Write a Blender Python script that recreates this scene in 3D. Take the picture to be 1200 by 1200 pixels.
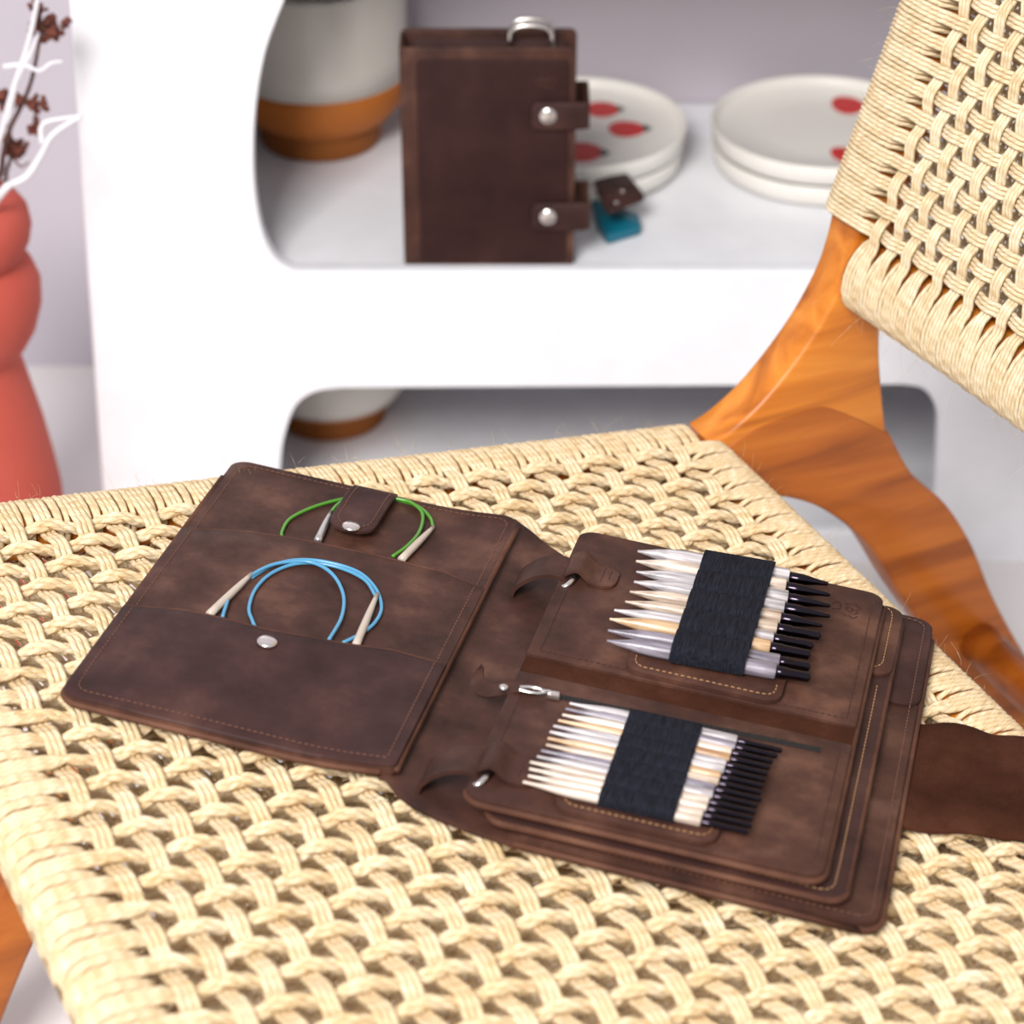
import bpy, math, random
import numpy as np
from mathutils import Matrix, Vector

for o in list(bpy.data.objects): bpy.data.objects.remove(o)
scene = bpy.context.scene
COL = scene.collection
random.seed(4); RNG = np.random.default_rng(4)

# ------------------------------------------------------------------ camera, world, lights
K = 0.87                       # scale of the whole place
CM = 0.01 * K
F, PITCH = 3000.0, math.radians(33.0)
C = np.array([0, 0, 1.52 * K])
fw = np.array([0, math.cos(PITCH), -math.sin(PITCH)])
up = np.array([0, math.sin(PITCH), math.cos(PITCH)])
rt = np.array([1.0, 0, 0])

cam = bpy.data.cameras.new('camera'); cam_o = bpy.data.objects.new('camera', cam)
COL.objects.link(cam_o); scene.camera = cam_o
cam_o.location = C; cam_o.rotation_euler = (math.pi / 2 - PITCH, 0, 0)
cam.sensor_fit = 'HORIZONTAL'; cam.sensor_width = 36; cam.lens = 36 * F / 1200
cam.clip_start = 0.05; cam.clip_end = 50
cam.dof.use_dof = True; cam.dof.focus_distance = 1.80 * K; cam.dof.aperture_fstop = 6.2

world = bpy.data.worlds.new('world'); scene.world = world; world.use_nodes = True
bg = world.node_tree.nodes['Background']
bg.inputs[0].default_value = (0.93, 0.95, 1.0, 1); bg.inputs[1].default_value = 0.54

def area(name, loc, target, sx, sy, energy, color):
    l = bpy.data.lights.new(name, 'AREA'); l.shape = 'RECTANGLE'; l.size = sx; l.size_y = sy
    l.energy = energy; l.color = color
    o = bpy.data.objects.new(name, l); COL.objects.link(o); o.location = loc
    o.rotation_euler = (Vector(target) - Vector(loc)).to_track_quat('-Z', 'Y').to_euler()
    return o
area('window_light', (-0.85, -1.15, 2.95), (0.15, 1.5, 0.4), 1.25, 1.25, 146, (1.0, 0.97, 0.94))
scene.view_settings.view_transform = 'Standard'; scene.view_settings.look = 'None'
scene.view_settings.gamma = 1; scene.view_settings.use_curve_mapping = False
scene.view_settings.exposure = 0.36

# ------------------------------------------------------------------ pixel -> place helpers
def ray(x, y):
    d = fw * F + rt * (x - 600) - up * (y - 600)
    return d / np.linalg.norm(d)
AZ, TILT = math.radians(25.5), math.radians(8.1)
UH = np.array([math.cos(AZ), math.sin(AZ), 0])
UU = np.array([UH[0] * math.cos(TILT), UH[1] * math.cos(TILT), -math.sin(TILT)])
VV = np.array([-math.sin(AZ), math.cos(AZ), 0])
NN = np.cross(UU, VV)
OO = np.array([0, 1.377 * K, 0.489 * K])       # a point of the seat's upper plane
E1, E2, OB = np.array([.776, -.631]), np.array([.631, .776]), np.array([-29.5, 6.0])
def seat_px(x, y, w=0):
    r = ray(x, y); s = ((OO - C) @ NN + w * CM) / (r @ NN); d = C + r * s - OO
    return np.array([d @ UU, d @ VV]) / CM
def ab(x, y, w=0):
    d = seat_px(x, y, w) - OB
    return np.array([d @ E1, d @ E2])
def at_z(x, y, z):
    r = ray(x, y); return C + r * ((z - C[2]) / r[2])
def at_y(x, y, Y):
    r = ray(x, y); return C + r * (Y / r[1])

# ------------------------------------------------------------------ mesh builder
class MB:
    def __init__(s): s.v = []; s.f = []; s.uv = []; s.n = 0
    def add(s, verts, faces, uvs=None):
        verts = np.asarray(verts, float).reshape(-1, 3)
        s.v.append(verts)
        for i, f in enumerate(faces):
            s.f.append([q + s.n for q in f])
            s.uv.append(uvs[i] if uvs is not None else [(0, 0)] * len(f))
        s.n += len(verts); return s
    def tube(s, path, r, k=7, ref=(0, 0, 1), closed=False, caps=True, vlen=None):
        P = np.asarray(path, float); n = len(P)
        R = np.broadcast_to(np.asarray(r, float), (n,))
        if closed: T = np.roll(P, -1, 0) - np.roll(P, 1, 0)
        else: T = np.gradient(P, axis=0)
        T /= np.linalg.norm(T, axis=1)[:, None] + 1e-12
        ref = np.asarray(ref, float)
        A = np.cross(T, np.broadcast_to(ref, T.shape)); L = np.linalg.norm(A, axis=1)
        bad = L < 1e-3
        if bad.any(): A[bad] = np.cross(T[bad], np.array([0.3, 0.9, 0.1])); L = np.linalg.norm(A, axis=1)
        A /= L[:, None]; B = np.cross(T, A)
        th = np.arange(k) * 2 * math.pi / k
        V = P[:, None] + R[:, None, None] * (np.cos(th)[None, :, None] * A[:, None] + np.sin(th)[None, :, None] * B[:, None])
        dl = np.concatenate([[0], np.cumsum(np.linalg.norm(np.diff(P, axis=0), axis=1))]) / CM
        faces = []; uvs = []
        m = n if closed else n - 1
        for i in range(m):
            i2 = (i + 1) % n
            d0 = dl[i]; d1 = dl[i2] if i2 else dl[i] + (dl[1] if n > 1 else 0)
            for j in range(k):
                j2 = (j + 1) % k
                faces.append([i * k + j, i2 * k + j, i2 * k + j2, i * k + j2])
                uvs.append([(j / k, d0), (j / k, d1), ((j + 1) / k, d1), ((j + 1) / k, d0)])
        if caps and not closed:
            faces.append(list(range(k))); uvs.append([(0, 0)] * k)
            faces.append([(n - 1) * k + j for j in range(k)][::-1]); uvs.append([(0, 0)] * k)
        return s.add(V.reshape(-1, 3), faces, uvs)
    def box(s, lo, hi):
        x0, y0, z0 = lo; x1, y1, z1 = hi
        V = [(x, y, z) for z in (z0, z1) for y in (y0, y1) for x in (x0, x1)]
        return s.add(V, [[0, 2, 3, 1], [4, 5, 7, 6], [0, 1, 5, 4], [2, 6, 7, 3], [0, 4, 6, 2], [1, 3, 7, 5]])
    def lathe(s, prof, k=48, center=(0, 0, 0)):
        prof = np.asarray(prof, float); th = np.arange(k) * 2 * math.pi / k
        V = np.stack([prof[:, None, 0] * np.cos(th), prof[:, None, 0] * np.sin(th), np.broadcast_to(prof[:, None, 1], (len(prof), k))], -1).reshape(-1, 3) + np.asarray(center)
        F_ = []
        for i in range(len(prof) - 1):
            for j in range(k):
                j2 = (j + 1) % k; F_.append([i * k + j, i * k + j2, (i + 1) * k + j2, (i + 1) * k + j])
        F_.append([j for j in range(k)][::-1]); F_.append([(len(prof) - 1) * k + j for j in range(k)])
        return s.add(V, F_)
    def prism(s, poly, d0, d1, bev, frame):
        """poly: (n,2) counter-clockwise; extruded d0..d1; frame(p, q, d) -> xyz"""
        P = np.asarray(poly, float); n = len(P)
        T = np.roll(P, -1, 0) - np.roll(P, 1, 0); T /= np.linalg.norm(T, axis=1)[:, None] + 1e-12
        Nn = np.stack([T[:, 1], -T[:, 0]], 1)
        rings = [(P - Nn * bev, d0), (P - Nn * bev * .3, d0 + bev * .3), (P, d0 + bev), (P, d1 - bev), (P - Nn * bev * .3, d1 - bev * .3), (P - Nn * bev, d1)]
        V = []; 
        for R_, d in rings: V += [frame(p[0], p[1], d) for p in R_]
        F_ = []
        for i in range(5):
            for j in range(n):
                j2 = (j + 1) % n; F_.append([i * n + j, i * n + j2, (i + 1) * n + j2, (i + 1) * n + j])
        F_.append(list(range(n))[::-1]); F_.append([5 * n + j for j in range(n)])
        return s.add(V, F_)
    def sheet(s, a_s, lo, hi, wtop, thick, nb=10, bev=.12):
        """leather sheet in organizer centimetres: columns a, b from lo(a) to hi(a), upper face wtop(a,b)"""
        a_s = np.asarray(a_s, float); na = len(a_s); L = [lo(a) for a in a_s]; Hh = [hi(a) for a in a_s]
        top = np.zeros((na, nb, 3)); bot = np.zeros((na, nb, 3))
        for i, a in enumerate(a_s):
            l, h = L[i], Hh[i]; e = min(bev, (h - l) * .2)
            ts = np.concatenate([[l], np.linspace(l + e, h - e, nb - 2), [h]])
            for j, b in enumerate(ts):
                edge = j in (0, nb - 1) or i in (0, na - 1)
                w = wtop(a, b); th = thick
                top[i, j] = (a, b, w - (bev * .6 if edge else 0)); bot[i, j] = (a, b, w - th + (bev * .3 if edge else 0))
        V = np.concatenate([top.reshape(-1, 3), bot.reshape(-1, 3)]) * CM
        m = na * nb; F_ = []
        ix = lambda i, j: i * nb + j
        for i in range(na - 1):
            for j in range(nb - 1):
                q = [ix(i, j), ix(i + 1, j), ix(i + 1, j + 1), ix(i, j + 1)]
                F_.append(q); F_.append([m + x for x in q[::-1]])
        for i in range(na - 1):
            for j, fl in ((0, 0), (nb - 1, 1)):
                q = [ix(i, j), m + ix(i, j), m + ix(i + 1, j), ix(i + 1, j)]
                F_.append(q[::-1] if fl else q)
        for j in range(nb - 1):
            for i, fl in ((0, 1), (na - 1, 0)):
                q = [ix(i, j), m + ix(i, j), m + ix(i, j + 1), ix(i, j + 1)]
                F_.append(q[::-1] if fl else q)
        return s.add(V, F_)
    def build(s, name, mat, parent=None, smooth=True, sharp=None):
        me = bpy.data.meshes.new(name)
        me.from_pydata(np.concatenate(s.v).tolist(), [], s.f)
        uv = me.uv_layers.new(name='UVMap')
        flat = [c for f in s.uv for q in f for c in q]
        if len(flat) == len(uv.data) * 2: uv.data.foreach_set('uv', flat)
        if smooth:
            me.polygons.foreach_set('use_smooth', [True] * len(me.polygons))
            if sharp: me.set_sharp_from_angle(angle=math.radians(sharp))
        me.update()
        return link(name, me, mat, parent)
def link(name, me, mat, parent=None):
    o = bpy.data.objects.new(name, me); COL.objects.link(o)
    if mat and not me.materials: me.materials.append(mat)
    if parent: o.parent = parent
    return o
def empty(name, loc=(0, 0, 0), rot=None, matrix=None):
    o = bpy.data.objects.new(name, None); COL.objects.link(o); o.empty_display_size = .05
    if matrix is not None: o.matrix_world = matrix
    else:
        o.location = loc
        if rot: o.rotation_euler = rot
    return o
def tag(o, label=None, cat=None, group=None, kind=None):
    if label: o['label'] = label
    if cat: o['category'] = cat
    if group: o['group'] = group
    if kind: o['kind'] = kind
    return o
def catmull(pts, n=8, closed=False):
    P = np.asarray(pts, float); out = []
    m = len(P)
    for i in range(m if closed else m - 1):
        p0 = P[(i - 1) % m] if closed or i > 0 else 2 * P[0] - P[1]
        p1 = P[i]; p2 = P[(i + 1) % m]
        p3 = P[(i + 2) % m] if closed or i + 2 < m else 2 * P[-1] - P[-2]
        for t in np.arange(n) / n:
            out.append(.5 * (2 * p1 + (p2 - p0) * t + (2 * p0 - 5 * p1 + 4 * p2 - p3) * t * t + (3 * p1 - p0 - 3 * p2 + p3) * t ** 3))
    if not closed: out.append(P[-1])
    return np.array(out)

# ------------------------------------------------------------------ materials
def srgb(r, g, b):
    f = lambda c: (c / 255 / 12.92) if c / 255 <= .04045 else ((c / 255 + .055) / 1.055) ** 2.4
    return (f(r), f(g), f(b), 1)
def new_mat(name, rough=.5, metal=0.0, spec=.5):
    m = bpy.data.materials.new(name); m.use_nodes = True
    b = m.node_tree.nodes['Principled BSDF']
    b.inputs['Roughness'].default_value = rough; b.inputs['Metallic'].default_value = metal
    b.inputs['Specular IOR Level'].default_value = spec
    return m, m.node_tree.nodes, m.node_tree.links, b
def ramp(N, stops):
    r = N.new('ShaderNodeValToRGB'); e = r.color_ramp.elements
    while len(e) < len(stops): e.new(.5)
    for x, (p, c) in zip(e, stops): x.position = p; x.color = c
    return r
def mat_noise(name, stops, scale=10, detail=4, rough=.5, metal=0, bump=0, bscale=None, spec=.5, coord='Object', stretch=(1, 1, 1), rand=0, distort=0.0):
    m, N, L, b = new_mat(name, rough, metal, spec)
    tc = N.new('ShaderNodeTexCoord'); mp = N.new('ShaderNodeMapping'); mp.inputs['Scale'].default_value = stretch
    L.new(tc.outputs[coord], mp.inputs['Vector'])
    if rand:
        oi = N.new('ShaderNodeObjectInfo'); mu = N.new('ShaderNodeMath'); mu.operation = 'MULTIPLY'; mu.inputs[1].default_value = rand
        L.new(oi.outputs['Random'], mu.inputs[0]); L.new(mu.outputs[0], mp.inputs['Location'])
    no = N.new('ShaderNodeTexNoise'); no.inputs['Scale'].default_value = scale; no.inputs['Detail'].default_value = detail
    no.inputs['Distortion'].default_value = distort
    L.new(mp.outputs[0], no.inputs['Vector'])
    r = ramp(N, stops); L.new(no.outputs['Fac'], r.inputs[0]); L.new(r.outputs[0], b.inputs['Base Color'])
    if bump:
        n2 = N.new('ShaderNodeTexNoise'); n2.inputs['Scale'].default_value = bscale or scale * 4; n2.inputs['Detail'].default_value = 3
        L.new(mp.outputs[0], n2.inputs['Vector'])
        bp = N.new('ShaderNodeBump'); bp.inputs['Strength'].default_value = bump; bp.inputs['Distance'].default_value = .001
        L.new(n2.outputs['Fac'], bp.inputs['Height']); L.new(bp.outputs[0], b.inputs['Normal'])
    return m
def flat(name, c, rough=.5, metal=0, spec=.5): return mat_noise(name, [(.3, tuple(x * .94 for x in c[:3]) + (1,)), (.7, c)], 30, 2, rough, metal, spec=spec)

def mat_leather(name, dark, mid, light, rough=.5, fine=0.25, spec=.22):
    m, N, L, b = new_mat(name, rough, 0, spec)
    tc = N.new('ShaderNodeTexCoord')
    n1 = N.new('ShaderNodeTexNoise'); n1.inputs['Scale'].default_value = 22; n1.inputs['Detail'].default_value = 6; n1.inputs['Roughness'].default_value = .62
    L.new(tc.outputs['Object'], n1.inputs['Vector'])
    r = ramp(N, [(.30, dark), (.52, mid), (.78, light)]); L.new(n1.outputs['Fac'], r.inputs[0])
    n3 = N.new('ShaderNodeTexNoise'); n3.inputs['Scale'].default_value = 900; n3.inputs['Detail'].default_value = 2
    L.new(tc.outputs['Object'], n3.inputs['Vector'])
    mx = N.new('ShaderNodeMix'); mx.data_type = 'RGBA'; mx.blend_type = 'MULTIPLY'; mx.inputs['Factor'].default_value = fine
    L.new(r.outputs[0], mx.inputs['A']); L.new(n3.outputs['Fac'], mx.inputs['B'])
    L.new(mx.outputs['Result'], b.inputs['Base Color'])
    rr = ramp(N, [(.3, (rough + .12,) * 3 + (1,)), (.75, (rough - .06,) * 3 + (1,))]); L.new(n1.outputs['Fac'], rr.inputs[0]); L.new(rr.outputs[0], b.inputs['Roughness'])
    bp = N.new('ShaderNodeBump'); bp.inputs['Strength'].default_value = .3; bp.inputs['Distance'].default_value = .0006
    L.new(n3.outputs['Fac'], bp.inputs['Height']); L.new(bp.outputs[0], b.inputs['Normal'])
    return m
def mat_cord(name, dark, mid, light):
    m, N, L, b = new_mat(name, .75, 0, .2)
    uv = N.new('ShaderNodeUVMap'); sp = N.new('ShaderNodeSeparateXYZ'); L.new(uv.outputs[0], sp.inputs[0])
    def math_(op, a, v):
        x = N.new('ShaderNodeMath'); x.operation = op
        L.new(a, x.inputs[0])
        if isinstance(v, (int, float)): x.inputs[1].default_value = v
        else: L.new(v, x.inputs[1])
        return x.outputs[0]
    ph = math_('ADD', math_('MULTIPLY', sp.outputs[0], 18.85), math_('MULTIPLY', sp.outputs[1], 6.5))
    sn = math_('SINE', ph, 0)
    tc = N.new('ShaderNodeTexCoord')
    n1 = N.new('ShaderNodeTexNoise'); n1.inputs['Scale'].default_value = 60; n1.inputs['Detail'].default_value = 4
    L.new(tc.outputs['Object'], n1.inputs['Vector'])
    cx = N.new('ShaderNodeCombineXYZ')                     # fibres follow the lay of the cord
    L.new(math_('ADD', math_('MULTIPLY', sp.outputs[0], 14), math_('MULTIPLY', sp.outputs[1], 4.8)), cx.inputs[0])
    L.new(math_('MULTIPLY', sp.outputs[1], .8), cx.inputs[1]); L.new(math_('MULTIPLY', n1.outputs['Fac'], 6), cx.inputs[2])
    n2 = N.new('ShaderNodeTexNoise'); n2.inputs['Scale'].default_value = 1.4; n2.inputs['Detail'].default_value = 3
    L.new(cx.outputs[0], n2.inputs['Vector'])
    s = math_('ADD', math_('MULTIPLY', sn, .05), math_('ADD', math_('MULTIPLY', n1.outputs['Fac'], .45), .28))
    s = math_('ADD', s, math_('MULTIPLY', math_('SUBTRACT', n2.outputs['Fac'], .5), .7))
    r = ramp(N, [(.28, dark), (.5, mid), (.72, light)]); L.new(s, r.inputs[0]); L.new(r.outputs[0], b.inputs['Base Color'])
    h = math_('ADD', math_('MULTIPLY', sn, .5), math_('MULTIPLY', n2.outputs['Fac'], 2.6))
    bp = N.new('ShaderNodeBump'); bp.inputs['Strength'].default_value = .55; bp.inputs['Distance'].default_value = .0009
    L.new(h, bp.inputs['Height']); L.new(bp.outputs[0], b.inputs['Normal'])
    return m
def mat_wood(name, dark, mid, light, axis_rot=(0, 0, 0), rough=.36):
    m, N, L, b = new_mat(name, rough, 0, .4)
    tc = N.new('ShaderNodeTexCoord'); mp = N.new('ShaderNodeMapping'); mp.inputs['Rotation'].default_value = axis_rot
    mp.inputs['Scale'].default_value = (.9, 7, 7)
    L.new(tc.outputs['Object'], mp.inputs['Vector'])
    n = N.new('ShaderNodeTexNoise'); n.inputs['Scale'].default_value = 5.5; n.inputs['Detail'].default_value = 5; n.inputs['Distortion'].default_value = .6
    L.new(mp.outputs[0], n.inputs['Vector'])
    r = ramp(N, [(.30, dark), (.5, mid), (.7, light)]); L.new(n.outputs['Fac'], r.inputs[0]); L.new(r.outputs[0], b.inputs['Base Color'])
    return m

M = {}
M['leather'] = mat_leather('brown_leather', srgb(48, 28, 23), srgb(75, 47, 38), srgb(116, 80, 64))
M['leather_dark'] = mat_leather('dark_brown_leather', srgb(44, 26, 24), srgb(62, 38, 35), srgb(88, 58, 50), .52)
M['leather_edge'] = mat_leather('leather_edge', srgb(66, 40, 30), srgb(92, 58, 44), srgb(120, 82, 62), .65)
M['leather_plain'] = mat_leather('even_dark_leather', srgb(46, 28, 27), srgb(54, 33, 31), srgb(64, 40, 36), .6, .2, .12)
M['suede'] = mat_leather('brown_suede', srgb(56, 30, 20), srgb(74, 42, 29), srgb(92, 57, 42), .9, .5, .08)
M['thread'] = flat('brown_thread', srgb(112, 74, 58), .8)
M['thread_pale'] = flat('tan_thread', srgb(170, 128, 88), .8)
M['thread_dark'] = flat('dark_thread', srgb(64, 38, 32), .8)
M['metal'] = flat('polished_nickel', srgb(222, 216, 210), .24, 1)
M['metal_black'] = flat('black_nickel', srgb(52, 46, 54), .14, 1)
M['elastic'] = mat_noise('black_elastic', [(.3, srgb(14, 15, 21)), (.7, srgb(36, 37, 47))], 700, 2, .85, 0, .6, 900, .12, stretch=(2.2, .12, .6))
M['zip'] = flat('black_zip', srgb(20, 18, 18), .6)
M['cord'] = mat_cord('seat_cord', srgb(198, 162, 110), srgb(226, 201, 160), srgb(245, 231, 206))
M['cord_b'] = mat_cord('back_cord', srgb(202, 170, 122), srgb(228, 206, 168), srgb(244, 232, 209))
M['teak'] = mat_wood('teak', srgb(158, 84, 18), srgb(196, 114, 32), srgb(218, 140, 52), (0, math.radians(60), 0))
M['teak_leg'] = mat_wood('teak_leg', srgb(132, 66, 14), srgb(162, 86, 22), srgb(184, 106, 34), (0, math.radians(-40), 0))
M['white'] = flat('white_lacquer', srgb(234, 234, 238), .42)
M['wall'] = mat_noise('lavender_plaster', [(.3, srgb(180, 173, 181)), (.7, srgb(188, 181, 188))], 3, 3, .9, 0, .1, 60)
M['floor'] = mat_noise('pale_floor', [(.3, srgb(214, 208, 206)), (.7, srgb(226, 221, 220))], 2.5, 3, .55, 0, .05, 40)
M['terracotta'] = mat_noise('coral_clay', [(.3, srgb(176, 72, 58)), (.7, srgb(186, 82, 68))], 12, 3, .8, 0, .15, 120)
M['cream_glaze'] = mat_noise('cream_glaze', [(.3, srgb(214, 207, 196)), (.7, srgb(226, 220, 210))], 8, 3, .25)
M['orange_clay'] = mat_noise('ochre_clay', [(.3, srgb(176, 96, 24)), (.7, srgb(190, 108, 34))], 14, 3, .7)
M['brown_clay'] = mat_noise('brown_clay', [(.3, srgb(136, 74, 12)), (.7, srgb(150, 84, 18))], 14, 3, .7)
M['plate'] = mat_noise('ivory_plate', [(.3, srgb(226, 222, 214)), (.7, srgb(234, 231, 224))], 8, 2, .22)
M['red'] = flat('red_print', srgb(206, 40, 36), .35)
M['leafprint'] = flat('dark_leaf_print', srgb(70, 76, 66), .35)
M['teal'] = flat('teal_leather', srgb(8, 100, 122), .38)
M['twig_white'] = mat_noise('white_twig', [(.3, srgb(206, 204, 208)), (.7, srgb(222, 220, 224))], 40, 2, .8)
M['twig_brown'] = mat_noise('brown_stem', [(.3, srgb(70, 44, 36)), (.7, srgb(104, 70, 56))], 60, 2, .8)
M['seedhead'] = mat_noise('seed_head', [(.3, srgb(66, 30, 22)), (.7, srgb(120, 60, 44))], 80, 2, .85)
M['blue'] = flat('blue_cable', srgb(84, 150, 188), .22)
M['green'] = flat('green_cable', srgb(76, 140, 40), .22)
M['n_plain'] = flat('grey_birch', srgb(190, 176, 162), .35)
M['n_steel'] = flat('satin_steel', srgb(196, 192, 190), .3, .8)
def needle_mat(name, a, b_, c):
    return mat_noise(name, [(.3, a), (.5, b_), (.7, c)], 60, 4, .3, 0.0, .15, 200, .6, stretch=(.4, 7, 7), rand=5)
M['n_silver'] = needle_mat('silver_grey_wood', srgb(112, 106, 112), srgb(168, 161, 163), srgb(208, 202, 202))
M['n_lav'] = needle_mat('lavender_grey_wood', srgb(88, 82, 92), srgb(122, 115, 126), srgb(168, 160, 170))
M['n_tan'] = needle_mat('honey_wood', srgb(150, 112, 78), srgb(190, 156, 118), srgb(214, 188, 156))
M['n_beige'] = needle_mat('beige_wood', srgb(136, 114, 98), srgb(184, 164, 146), srgb(216, 200, 184))
M['n_cream'] = needle_mat('cream_wood', srgb(152, 134, 120), srgb(200, 183, 168), srgb(226, 212, 200))

# ------------------------------------------------------------------ the setting
YF, YW = 2.245 * K, 2.66 * K        # front face of the shelf unit, room wall
ZS = at_y(600, 322, YF)[2]          # top of the shelf board
tag(MB().box((-3, -1.5, -.05), (3.2, YW + .1, 0)).build('floor', M['floor'], smooth=False), kind='structure')
tag(MB().box((-3, YW, 0), (3.2, YW + .1, 2.6)).build('wall_back', M['wall'], smooth=False), kind='structure')

# ------------------------------------------------------------------ white display shelf
def filled_curve(name, loops, thick, bev, mat, parent, loc):
    cu = bpy.data.curves.new(name, 'CURVE'); cu.dimensions = '2D'; cu.fill_mode = 'BOTH'
    cu.extrude = thick / 2 - bev; cu.bevel_depth = bev; cu.bevel_resolution = 2
    for lp in loops:
        sp = cu.splines.new('POLY'); sp.points.add(len(lp) - 1)
        for p, q in zip(sp.points, lp): p.co = (q[0], q[1], 0, 1)
        sp.use_cyclic_u = True
    tmp = bpy.data.objects.new('tmp', cu); COL.objects.link(tmp)
    dg = bpy.context.evaluated_depsgraph_get()
    me = bpy.data.meshes.new_from_object(tmp.evaluated_get(dg)); me.name = name
    bpy.data.objects.remove(tmp); bpy.data.curves.remove(cu)
    me.transform(Matrix.Rotation(math.pi / 2, 4, 'X')); me.transform(Matrix.Translation(loc))
    me.materials.clear()
    return link(name, me, mat, parent)
def fp(x, y): p = at_y(x, y, YF); return (p[0], p[2])
shelf = empty('display_shelf', ((fp(122, 565)[0] + .55) / 2, (YF + YW) / 2, 0))
sx0, sy0 = shelf.location.x, shelf.location.y
xl_t, xl_b = fp(85, 0)[0], fp(122, 565)[0]
zt, zb = fp(85, 0)[1], fp(122, 565)[1]
slope = (xl_t - xl_b) / (zt - zb)
XR, ZTOP = .60, fp(85, 0)[1] + .24
xl = lambda z: xl_b + slope * (z - zb)
outer = [(xl(0), 0), (XR, 0), (XR, ZTOP), (xl(ZTOP), ZTOP)]
xo = fp(1120, 322)[0]
left_up = [fp(345, 322), fp(326, 311), fp(311, 290), fp(300, 255), fp(294, 200), fp(296, 130), fp(308, 60), fp(330, 0)]
zx = left_up[-1]
left_up += [(zx[0] + .012, zx[1] + .03), (zx[0] + .035, zx[1] + .07), (zx[0] + .075, zx[1] + .095), (zx[0] + .12, zx[1] + .105)]
up_hole = catmull(left_up, 5).tolist()
up_hole = [(xo - .05, ZS), ] + up_hole + catmull([(xo - .13, zx[1] + .105), (xo - .05, zx[1] + .08), (xo, zx[1]), (xo + .03, (zx[1] + ZS) / 2), (xo, ZS + .03), (xo - .05, ZS)], 5).tolist()[:-1]
lowl = [(fp(322, 560)[0], .045), fp(326, 540), fp(332, 505), fp(345, 474), fp(368, 458), fp(400, 453)]
lowr = [fp(1060, 449), fp(1085, 455), fp(1100, 478), fp(1102, 510), (fp(1100, 560)[0], .045)]
zlow = fp(322, 560)[1]
lowl[0] = (lowl[0][0], .06); lowr[-1] = (lowr[-1][0], .06)
lowl = [(lowl[0][0] + .03, .03), (lowl[0][0] + .006, .04)] + lowl; lowr = lowr + [(lowr[-1][0] - .006, .04), (lowr[-1][0] - .03, .03)]
low_hole = catmull(lowl, 5).tolist() + catmull(lowr, 5).tolist()
sh = lambda pts: [(p[0] - sx0, p[1]) for p in pts]
filled_curve('front_panel', [sh(outer), sh(up_hole), sh(low_hole)], .018, .0025, M['white'], shelf, (0, YF + .009 - sy0, 0))
dz = YW - .004
def sbox(name, lo, hi):
    MB().box((lo[0] - sx0, lo[1] - sy0, lo[2]), (hi[0] - sx0, hi[1] - sy0, hi[2])).build(name, M['white'], shelf, smooth=False)
sbox('shelf_board', (xl(ZS) + .012, YF + .018, ZS - .02), (XR - .02, dz, ZS))
sbox('bottom_board', (xl(0) + .012, YF + .018, .0), (XR - .02, dz, .02))
sbox('top_board', (xl(ZTOP) + .012, YF + .018, ZTOP - .02), (XR - .02, dz, ZTOP))
sbox('side_panel', (XR - .02, YF + .018, 0), (XR, dz, ZTOP))
V8 = []
for z in (0, ZTOP):
    for x in (0, .012):
        for y in (YF + .018, dz): V8.append((xl(z) + x - sx0, y - sy0, z))
MB().add(V8, [[0, 1, 3, 2], [4, 6, 7, 5], [0, 4, 5, 1], [2, 3, 7, 6], [0, 2, 6, 4], [1, 5, 7, 3]]).build('side_panel', M['white'], shelf, smooth=False)
tag(shelf, 'low white lacquered shelf unit with rounded cut-out openings against the wall', 'shelf')

# ------------------------------------------------------------------ lounge chair
chair = empty('lounge_chair', (OO[0], OO[1], 0), (0, 0, AZ))
tag(chair, 'teak lounge chair with woven natural cord seat and backrest', 'chair')
ct, st = math.cos(TILT), math.sin(TILT)
def SL(u, v, w):           # seat centimetres -> chair local metres
    u, v, w = np.broadcast_arrays(np.asarray(u, float), v, w)
    return np.stack([(u * ct + w * st) * CM, v * CM, OO[2] + (-u * st + w * ct) * CM], -1)
ZB = .15 * K                # the side-plane heights below were measured from a level 15 cm above the floor
def CL(u, v, z): return (u * CM, v * CM, z * CM + ZB)

def frame_part(name, segments, v0, v1, mat, bev=.4, n=5):
    P = []                                   # smooth segments meeting at sharp corners
    for sg in segments: P += catmull(sg, n).tolist()[:-1]
    P = np.array(P)
    ar = .5 * np.sum(P[:, 0] * np.roll(P[:, 1], -1) - np.roll(P[:, 0], -1) * P[:, 1])
    if ar < 0: P = P[::-1]
    return MB().prism(P, v0, v1, bev, lambda p, q, d: CL(p, d, q)).build(name, mat, chair, sharp=50)
joint = [(31.4, 27.6), (35, 29.4), (40.8, 30.1), (43.9, 28.7), (46.4, 27.0), (48.5, 25.5)]
post = [[(61.0, 87), (57.2, 87)], [(57.2, 87), (51.2, 69), (44.6, 49), (43.7, 45.8), (43.2, 43.2), (42.3, 40.4), (40.0, 36.4), (36.4, 32.2), (33.4, 29.9), (31.2, 28.9)], [(31.2, 28.9), (31.4, 27.0)], [(a_, b_ - .6) for a_, b_ in joint], [(48.4, 24.9), (47.6, 28.9), (46.8, 34), (46.8, 38), (47.6, 43), (48.4, 49), (55.3, 70), (61.0, 87)]]
leg = [joint[::-1], [(31.4, 27.6), (31.6, 25.0)], [(31.6, 25.0), (35.5, 23.0), (39.8, 21.2), (43.3, 18.8), (47.6, 14.2), (51.8, 7.2), (57.1, -.5), (64.6, -9.4), (68.5, -14.9)], [(68.5, -14.9), (73.5, -14.9)], [(73.5, -14.9), (65.7, -2.6), (61.5, 4.8), (58.5, 11.2), (55.2, 16.4), (51.3, 20.6), (48.5, 25.5)]]
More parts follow.
